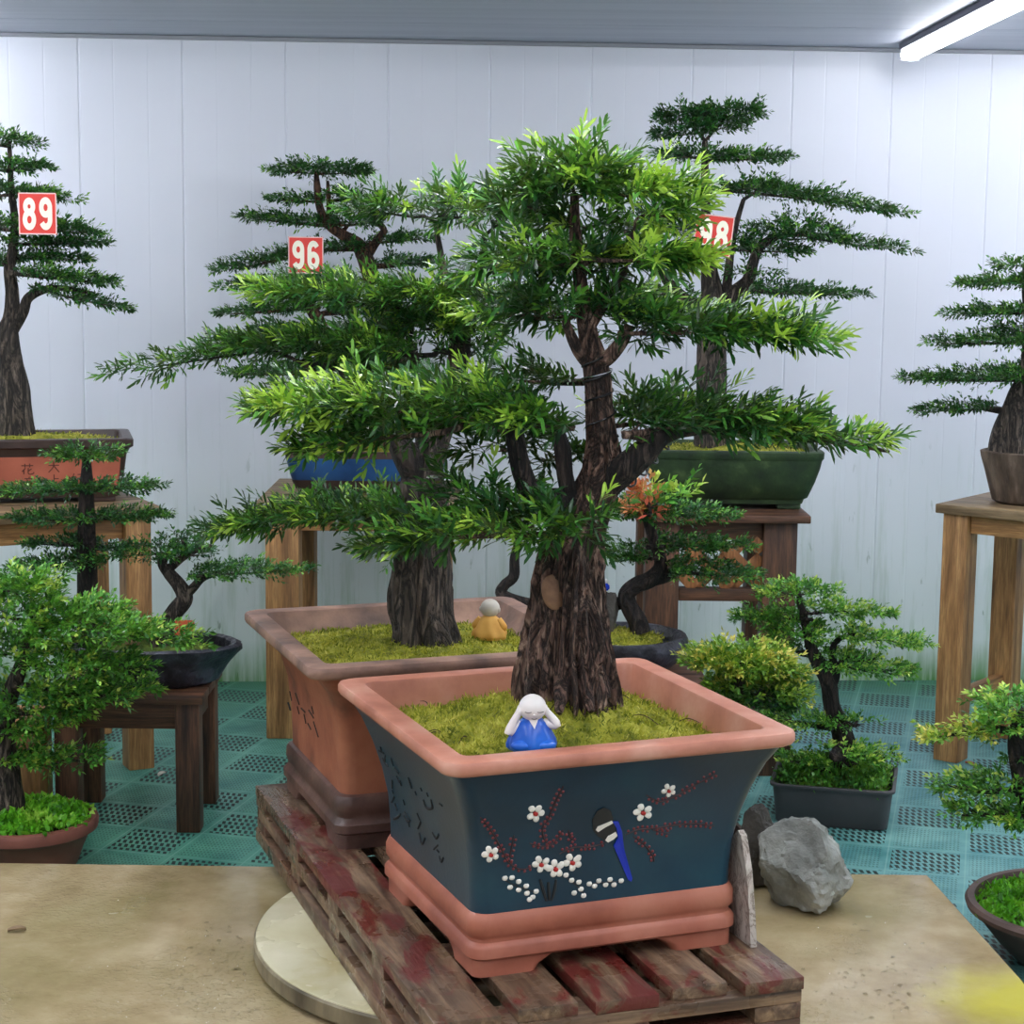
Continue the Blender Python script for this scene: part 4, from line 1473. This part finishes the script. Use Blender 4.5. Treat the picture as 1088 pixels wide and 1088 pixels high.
for a in ((1060, 281, 1130, 280, 8, .13, .3, 0, True), (1110, 297, 1001, 302, 8, .13, .35, 0), (1110, 330, 993, 334, 8, .13, .3, 0), (1110, 360, 973, 366, 10, .14, .35, 0), (1110, 398, 946, 404, 12, .15, .25, 0), (1055, 432, 958, 439, 8, .11, .15, 0), (1060, 395, 1140, 395, 12, .16, .2, .04, True), (1060, 350, 1140, 350, 10, .16, .2, .04, True), (1090, 300, 1160, 320, 10, .15, .2, 0)):
    Ft.pad(*a)


# --------------------------------------------------------------- number cards
def _arc(cx, cy, rx, ry, a0, a1, n=16):
    return [(cx + rx * math.cos(R(a0 + (a1 - a0) * k / n)), cy + ry * math.sin(R(a0 + (a1 - a0) * k / n))) for k in range(n + 1)]


_bowl = _arc(.33, .285, .225, .24, 0, 360, 28)[:-1]
_tail = _arc(.33, .71, .225, .24, 25, 180) + [(.105, .5), (.105, .32)]
DIGITS = {
    '8': [(_arc(.33, .745, .2, .19, 0, 360, 28)[:-1], True), (_arc(.33, .29, .235, .25, 0, 360, 28)[:-1], True)],
    '6': [(_bowl, True), (_tail, False)],
    '9': [([(.66 - a, 1 - b) for a, b in _bowl], True), ([(.66 - a, 1 - b) for a, b in _tail], False)],
}


def number_card(txt, px, py, Y, w, h, rot, label):
    c = at(px, py, Y)
    k = Y / F
    th = Thing('number_card', label, 'card', c, 0, 'red number cards on the bonsai')
    mr = Matrix.Rotation(R(rot), 3, 'Y')
    W_, H_ = w * k, h * k
    g = G().box((0, 0, 0), (W_, .0016, H_), mr, 0)
    card = th.part('card', g, 'card_red', local=True, smooth=False)
    g = G()
    for a, b, sx, sz in ((0, H_ * .49, W_ * .97, H_ * .03), (0, -H_ * .49, W_ * .97, H_ * .03), (-W_ * .485, 0, W_ * .03, H_ * .95), (W_ * .485, 0, W_ * .03, H_ * .95)):
        g.box(mr @ Vector((a, -.0012, b)), (sx, .0008, sz), mr, 0)
    th.part('border', g, 'card_paper', card, local=True, smooth=False)
    no = None
    for k_, ch in enumerate(txt):
        g = G()
        for lay, (path, closed) in enumerate(DIGITS[ch]):
            P_ = [Vector((a, b, 0)) for a, b in path]
            n_ = len(P_)
            ins, outs = [], []
            for i_ in range(n_):
                a_ = P_[(i_ - 1) % n_] if closed or i_ else P_[0]
                b_ = P_[(i_ + 1) % n_] if closed or i_ < n_ - 1 else P_[-1]
                d_ = (b_ - a_).normalized()
                nn = Vector((-d_.y, d_.x, 0)) * .115
                ins.append(P_[i_] + nn)
                outs.append(P_[i_] - nn)
            def put(q, y):
                return mr @ Vector(((q.x - .33 + (k_ - .5) * .86) * W_ * .50, y, (q.y - .5) * H_ * .70))
            v_ = [put(q, -.0026 - .0007 * lay) for q in ins + outs] + [put(q, -.0006 - .0004 * lay) for q in ins + outs]
            f_ = []
            for i_ in range(n_ if closed else n_ - 1):
                j_ = (i_ + 1) % n_
                f_ += [(i_, j_, n_ + j_, n_ + i_), (2 * n_ + i_, 3 * n_ + i_, 3 * n_ + j_, 2 * n_ + j_), (i_, 2 * n_ + i_, 2 * n_ + j_, j_), (n_ + i_, n_ + j_, 3 * n_ + j_, 3 * n_ + i_)]
            if not closed:
                e_ = n_ - 1
                f_ += [(0, n_, 3 * n_, 2 * n_), (e_, 2 * n_ + e_, 3 * n_ + e_, n_ + e_)]
            g.add(v_, f_)
        th.part('numeral', g, 'digit_white', card, local=True, smooth=False, label='cream white numeral ' + ch)
    g = G().tube([(0, .001, H_ * .44), (.002, .03, H_ * .52), (0, .16, H_ * .4), (0, .26, H_ * .3)], [.0012] * 4, 6, 4)
    th.part('wire_hook', g, 'wire_black', local=True)


number_card('89', 40, 227, 5.78, 40, 43, 0, 'red card with number 89 hanging on the left edge bonsai')
number_card('96', 325, 271, 6.3, 37, 38, 0, 'red card with number 96 hanging on the bonsai in the blue pot')
number_card('98', 758, 250, 5.82, 40, 42, 6, 'red card with number 98 half hidden behind the front bonsai')

# ------------------------------------------------ G: rock tray with two trunks
cG = Vector((-1.03, 5.35, .40))
tG = Thing('bonsai_tree', 'tall dark trunk and twisted trunk in a black rock tray on the low left table', 'bonsai', cG, 0, 'bonsai trees on display')
wob = lambda a, z: .10 * mnoise.noise(Vector((math.cos(a) * 2.2, math.sin(a) * 2.2, z * 10))) + .04 * mnoise.noise(Vector((math.cos(a) * 7, math.sin(a) * 7, z * 30)))
g = G().lathe(cG, [(.16, 0), (.185, .012), (.20, .05), (.225, .075), (.255, .1), (.262, .115), (.25, .122), (.232, .116), (.225, .09)], 90, 1., .58, wob)
tG.part('rock_tray', g, 'black_rock')
mv, mf = moss_mound(cG + Vector((0, 0, .105)), .165, .095, .5, .015, 0, .008, 24)
tG.part('moss', (mv, mf), 'moss_dim')
tg_ = Tree(tG, 5.36, 'bark_dark', 'leaf_back', .02, .0066, 8, dens=1.)
tg_.limb('trunk', [(93, 690, 13), (93, 660, 11), (93, 620, 11), (92, 580, 10), (92, 540, 8.5), (92, 510, 7), (92, 485, 4)], 16, .1, label='straight dark trunk')
tw = Tree(tG, 5.33, 'bark_grey', 'leaf_back', .02, .0066, 8, dens=1.)
tw.limb('trunk', [(168, 690, 12), (176, 665, 9), (186, 650, 9), (196, 636, 9), (190, 622, 8), (180, 610, 7), (172, 598, 5), (178, 590, 4)], 16, .12, label='twisted grey-brown trunk')
tw.limb('branch', [(195, 634, 6), (205, 625, 5), (216, 614, 4), (235, 608, 2.5)], 10)
tw.limb('branch', [(178, 606, 5), (192, 594, 4), (206, 586, 3), (225, 580, 2)], 10)
for a in ((44, 485, 136, 484, 8, .12, .3, 0, True), (92, 518, 182, 517, 8, .12, .25, 0), (92, 517, -14, 524, 8, .12, .3, 0), (92, 548, 190, 549, 7, .12, .2, 0), (92, 550, -4, 551, 7, .12, .2, 0), (92, 575, 14, 580, 7, .1, .2, 0), (110, 592, -4, 605, 9, .13, .25, 0), (92, 580, 140, 584, 7, .1, .15, .05)):
    tg_.pad(*a)
for a in ((220, 586, 108, 588, 9, .12, .2, 0, True), (205, 607, 340, 606, 11, .12, .35, 0), (190, 590, 225, 586, 6, .08, .2, -.05, True), (205, 575, 180, 570, 6, .08, .3, 0, True)):
    tw.pad(*a)
p = at(140, 655, 5.31)
rock('tan_stone', 'small tan pointed stone in the black rock tray', (p.x, 5.31, cG.z + .119), (.032, .03, .062), 'tan_rock', 21)
p = at(196, 668, 5.3)
th = Thing('plant_tag', 'small orange-red card standing in the black rock tray', 'card', (p.x, p.y, p.z - .02))
th.part('card', G().box((p.x, p.y, p.z + .003), (.055, .002, .045), Matrix.Rotation(R(3), 3, 'Y'), 0), 'orange_card', smooth=False)

# ------------------------------------------------ H: shrubby bonsai left front
cH = Vector((-1.29, 4.9, 0))
tH = Thing('bonsai_tree', 'bushy bright green bonsai in a round red clay pot at the lower left edge', 'bonsai', cH, 0, 'bonsai trees on display')
g = G().lathe(cH, [(.125, 0), (.135, .008), (.15, .05), (.17, .095), (.178, .1), (.19, .106), (.193, .125), (.188, .136), (.172, .137), (.166, .125), (.16, .09)], 64)
tH.part('pot', g, 'red_clay')
g = G()
def disc_pts(c, r, h, n=500, z=0.):
    o = []
    for _ in range(n):
        a = random.uniform(0, 6.28)
        q = r * math.sqrt(random.random())
        o.append((c[0] + q * math.cos(a), c[1] + q * math.sin(a), c[2] + z + h * (1 - (q / r) ** 2)))
    return o
tH.part('soil', G().lathe(cH, [(.163, .118), (.15, .124), (.02, .128)], 40), 'soil')
vv, ff, tt = tufts(disc_pts(cH, .165, .025, 900, .128), 2600, .022, .016, .8, .01)
tH.part('ground_cover', (vv, ff), 'leaf_cover', tint=tt, sharp=0)['kind'] = 'stuff'
Ht = Tree(tH, 4.9, 'bark_grey', 'leaf_bright', .028, .0092, 9, dens=1.35)
Ht.limb('trunk', [(8, 872, 22), (6, 850, 20), (4, 820, 17), (2, 780, 14), (8, 745, 10), (20, 715, 8), (30, 690, 7), (36, 660, 4)], 20, .14)
Ht.limb('branch', [(3, 790, 8), (-20, 750, 6), (-30, 700, 5), (-30, 660, 3)], 10)
for a in ((-60, 648, 80, 640, 30, .17, .25, 0, True), (-40, 625, 70, 620, 18, .14, .3, 0, True), (20, 668, 180, 668, 26, .16, .3, -.05), (60, 655, 150, 645, 16, .12, .3, .02), (130, 668, 235, 688, 16, .1, .35, -.08), (20, 700, 175, 708, 22, .15, .3, -.05), (40, 730, 185, 735, 20, .14, .25, -.03), (-60, 740, 115, 755, 26, .17, .25, 0, True), (0, 775, 70, 775, 14, .1, .3, -.05), (0, 805, 128, 806, 12, .11, .25, -.02), (-60, 690, 40, 690, 26, .17, .15, .05, True)):
    Ht.pad(*a)

# ------------------------------------------------ I: round black bowl bonsai
cI = Vector((.295, 5.15, .50))
tI = Thing('bonsai_tree', 'curved-trunk bonsai in a round black bowl behind the teal pot', 'bonsai', cI, 0, 'bonsai trees on display')
wob = lambda a, z: .03 * mnoise.noise(Vector((math.cos(a) * 4, math.sin(a) * 4, z * 60)))
g = G().lathe(cI, [(.12, 0), (.14, .006), (.17, .03), (.192, .06), (.197, .085), (.19, .1), (.178, .1), (.168, .09), (.16, .07)], 72, 1, .9, wob)
tI.part('bowl', g, 'black_rock')
mv, mf = moss_mound(cI + Vector((0, 0, .088)), .125, .115, .6, .018, 0, .007, 24)
mo = tI.part('moss', (mv, mf), 'moss')
vv, ff, tt = tufts(mv, 1200, .012, .004, .8, .007)
tI.part('moss_tufts', (vv, ff), 'moss_blade', mo, tint=tt, sharp=0)['kind'] = 'stuff'
It = Tree(tI, 5.15, 'bark_dark', 'leaf_back', .02, .0068, 8, dens=1.1)
It.limb('trunk', [(680, 672, 11), (677, 660, 10), (669, 645, 9), (666, 632, 9), (676, 622, 9), (692, 615, 9), (702, 600, 7), (695, 575, 6), (688, 550, 6), (686, 535, 3)], 16, .12)
It.limb('branch', [(690, 618, 6), (706, 615, 5), (722, 608, 3.5), (740, 604, 2)], 10)
It.limb('branch', [(668, 636, 7, .02), (640, 648, 7, .06), (600, 648, 7, .1), (560, 642, 7, .1), (534, 632, 7, .1), (536, 622, 6, .1), (546, 612, 6, .1), (547, 592, 5, .1), (552, 570, 3, .1)], 12)
for a in ((650, 540, 795, 549, 11, .15, .35, 0, False), (640, 540, 720, 540, 10, .14, .3, 0, True), (697, 590, 625, 590, 10, .13, .1, 0), (690, 578, 812, 582, 8, .13, .25, 0), (705, 604, 815, 610, 12, .14, .25, -.02), (552, 560, 500, 560, 12, .12, .2, .1, True)):
    It.pad(*a)
It.pad(690, 535, 742, 524, 14, .09, .7, -.12, LLs=2.1, up=.5, k=1.6, mat='leaf_bright', label='longer pale green young shoots')
It.pad(690, 540, 672, 512, 9, .05, .5, -.13, LLs=1.8, up=.6, k=1.6, mat='leaf_orange', label='pinkish orange young leaves')
It.pad(690, 545, 658, 540, 7, .05, .5, -.13, LLs=1.7, up=.2, k=1.6, mat='leaf_orange', label='pinkish orange young leaves')
rock('bowl_stone', 'upright grey stone standing in the round black bowl', (at(645, 660, 5.16).x, 5.16, cI.z + .104), (.042, .036, .062), 'dark_rock', 31)
p = at(643, 622, 5.16)
th = Thing('tiny_figurine', 'tiny shiny blue figure on top of the grey stone in the black bowl', 'ornament', (p.x, 5.16, p.z - .006))
th.part('body', G().lathe(Vector((p.x, 5.16, p.z - .014)), [(.008, 0), (.013, .006), (.012, .014), (.006, .02)], 16), 'bead_blue')
th.part('head', G().sphere((p.x, 5.16, p.z + .012), .0075, 12, 8), 'bead_white')

# ------------------------------------------------ J: black plastic planter
cJ = Vector((.963, 5.446, 0))
jrz = R(-13)
tJ = Thing('bonsai_tree', 'small tiered bonsai in a rectangular black plastic planter on the floor mats', 'bonsai', cJ, jrz, 'bonsai trees on display')
rings = []
for z, e in ((0, -.016), (.006, -.011), (.112, 0), (.114, .007), (.121, .008), (.123, .006), (.123, -.002), (.118, -.004), (.085, -.006)):
    rings.append([(x, y, z) for x, y in rrect(.172 + e, .145 + e, .03)])
tJ.part('planter', G().loft(rings, True, False), 'black_plastic', local=True)
mv, mf = moss_mound(tJ.w((0, 0, .102)), .150, .126, .3, .02, jrz, .01, 26)
tJ.part('soil', (mv, mf), 'moss_dim')
vv, ff, tt = tufts([(a, b, c + random.uniform(0, .05)) for a, b, c in mv], 3000, .018, .008, 1., .012)
tJ.part('ground_cover', (vv, ff), 'leaf_bright', tint=tt * .8, sharp=0)['kind'] = 'stuff'
J = Tree(tJ, 5.45, 'bark_dark', 'leaf_bright', .021, .0072, 8, dens=1.15)
J.limb('trunk', [(898, 812, 15), (897, 795, 13), (893, 775, 11), (884, 750, 9), (880, 725, 9), (870, 705, 8), (862, 690, 6), (856, 665, 5), (850, 640, 4), (848, 628, 2)], 16, .14)
J.limb('branch', [(882, 730, 7), (888, 715, 5), (884, 695, 4), (890, 680, 3), (910, 674, 2)], 10)
J.limb('branch', [(880, 722, 5), (892, 708, 5), (902, 700, 4), (930, 702, 2.5)], 10)
for a in ((800, 628, 895, 627, 10, .12, .35, 0, True), (860, 648, 958, 651, 9, .12, .35, 0), (860, 655, 765, 656, 8, .11, .15, 0), (805, 672, 890, 670, 10, .13, .3, 0, True), (890, 672, 1000, 688, 9, .12, .5, 0), (870, 698, 985, 716, 14, .14, .35, 0), (870, 690, 830, 690, 12, .13, .15, .04, True), (895, 768, 920, 766, 8, .08, .4, -.05, True), (890, 770, 800, 764, 9, .1, .35, -.02)):
    J.pad(*a)
J.pad(885, 800, 965, 806, 10, .1, .5, -.1, k=1.2)
J.pad(880, 815, 820, 800, 12, .1, .3, -.05, k=1.2)

# ------------------------------------------------ K: pale shrub behind pot
cK = Vector((.50, 4.72, 0))
tK = Thing('bonsai_tree', 'low yellow-green shrubby bonsai just behind the right corner of the teal pot', 'bonsai', cK, 0, 'bonsai trees on display')
g = G().lathe(cK, [(.07, 0), (.075, .01), (.09, .1), (.098, .16), (.105, .165), (.105, .18), (.094, .18), (.09, .14)], 48)
tK.part('pot', g, 'dark_brown_clay')
tK.part('soil', G().lathe(cK, [(.0925, .158), (.02, .166)], 40), 'soil')
K = Tree(tK, 4.72, 'bark_dark', 'leaf_yellow', .024, .0085, 9, dens=1.6)
K.limb('trunk', [(757, 880, 13), (758, 840, 11), (768, 790, 9), (780, 755, 8), (786, 725, 6), (788, 700, 3)], 14, .12)
for a in ((722, 706, 845, 704, 18, .14, .45, -.02, True), (735, 697, 830, 696, 10, .11, .5, .04, True), (790, 706, 864, 720, 16, .13, .4, 0), (750, 726, 855, 734, 20, .14, .25, .02, True)):
    K.pad(*a)
K.pad(745, 740, 850, 748, 16, .14, .2, .05, True, mat='leaf_back')

# ------------------------------------------------ L: right front bowl
cL = Vector((1.345, 4.28, 0))
tL = Thing('bonsai_tree', 'dark-leaved bonsai in a wide brown bowl at the lower right edge', 'bonsai', cL, 0, 'bonsai trees on display')
g = G().lathe(cL, [(.13, 0), (.145, .006), (.19, .05), (.235, .105), (.25, .122), (.262, .126), (.266, .138), (.26, .146), (.244, .146), (.238, .13), (.22, .1)], 80)
tL.part('bowl', g, 'purple_clay')
tL.part('soil', G().lathe(cL, [(.236, .118), (.2, .126), (.02, .135)], 48), 'soil')
vv, ff, tt = tufts(disc_pts(cL, .235, .02, 1500, .125), 3600, .02, .011, .9, .01)
tL.part('ground_cover', (vv, ff), 'leaf_cover', tint=np.clip(tt * .7, 0, 1), sharp=0)['kind'] = 'stuff'
Lt = Tree(tL, 4.3, 'bark_dark', 'leaf_bright', .026, .0086, 9, dens=1.2)
Lt.limb('trunk', [(1120, 985, 20), (1118, 960, 18), (1112, 920, 15), (1098, 870, 13), (1085, 820, 12), (1080, 785, 10), (1086, 755, 7)], 18, .14)
for a in ((1150, 768, 1022, 768, 26, .15, .3, 0), (1040, 752, 1130, 748, 16, .13, .3, 0, True), (1090, 835, 975, 836, 14, .11, .25, 0), (1100, 868, 985, 858, 13, .11, .2, -.04), (1060, 870, 1140, 872, 16, .13, .05, 0, True), (1080, 800, 1130, 800, 20, .13, .1, .03, True)):
    Lt.pad(*a)
Lt.pad(1050, 778, 963, 780, 9, .09, .7, -.03, mat='leaf_yellow', label='yellowing leaf tips')

# water standing in drops on the wet platform
g = G()
for k in range(420):
    if k % 3:
        p = ground(random.gauss(225, 55), random.gauss(1045, 32), SZ)
    else:
        p = ground(random.gauss(930, 45), random.gauss(1030, 32), SZ)
    if (p.xy - Vector((-.006, 4.013))).length < .57 or p.x > 1.04 or p.x > .4 and p.x < .62 and p.y < 3.5:
        continue
    q = random.uniform(.002, .0055)
    g.lathe((p.x, p.y, SZ), [(q, 0), (q * .85, q * .28), (q * .5, q * .46), (q * .1, q * .52)], 9, 1, random.uniform(.7, 1.3), cap0=False)
o = single('water_drops', 'clear water drops scattered over the wet concrete platform', 'water', g, 'water', (-.2, 3.6, SZ), sharp=0)
o['kind'] = 'stuff'

# fallen leaves on the platform and floor
for i, (px, py, z, a, lab) in enumerate(((18, 990, SZ, .3, 'curled brown leaf on the wet platform at the left edge'), (172, 824, 0., 1.2, 'pale curled leaf on the floor mats under the low table'), (1030, 813, 0., 2., 'orange fallen leaf on the floor mats by the right stand'))):
    p = ground(px, py, z)
    s = .02
    g = G()
    v = []
    for k in range(5):
        t_ = k / 4
        w_ = math.sin(math.pi * (.12 + .8 * t_)) * .45
        for q in (-1, 0, 1):
            v.append(((t_ - .5) * 2 * s, q * w_ * s, .002 + .006 * abs(q) + .004 * math.sin(3 * t_)))
    f = []
    for k in range(4):
        for q in range(2):
            o = k * 3 + q
            f.append((o, o + 3, o + 4, o + 1))
    o = mesh_obj('fallen_leaf', v, f, M[('tan_rock', 'dull_white', 'orange_card')[i]])
    md = o.modifiers.new('thick', 'SOLIDIFY')
    md.thickness = .001
    o.location = p
    o.rotation_euler = (0, 0, a)
    o['label'] = lab
    o['category'] = 'leaf'
    o['group'] = 'fallen leaves'

# ------------------------------------------------------------------- world
w = bpy.data.worlds.new('world')
S.world = w
w.use_nodes = True
bg = w.node_tree.nodes['Background']
bg.inputs[0].default_value = (.86, .91, 1., 1)
bg.inputs[1].default_value = .5
S.view_settings.view_transform = 'Standard'
S.view_settings.look = 'None'
S.view_settings.gamma = 1
S.view_settings.use_curve_mapping = False
S.view_settings.exposure = .66
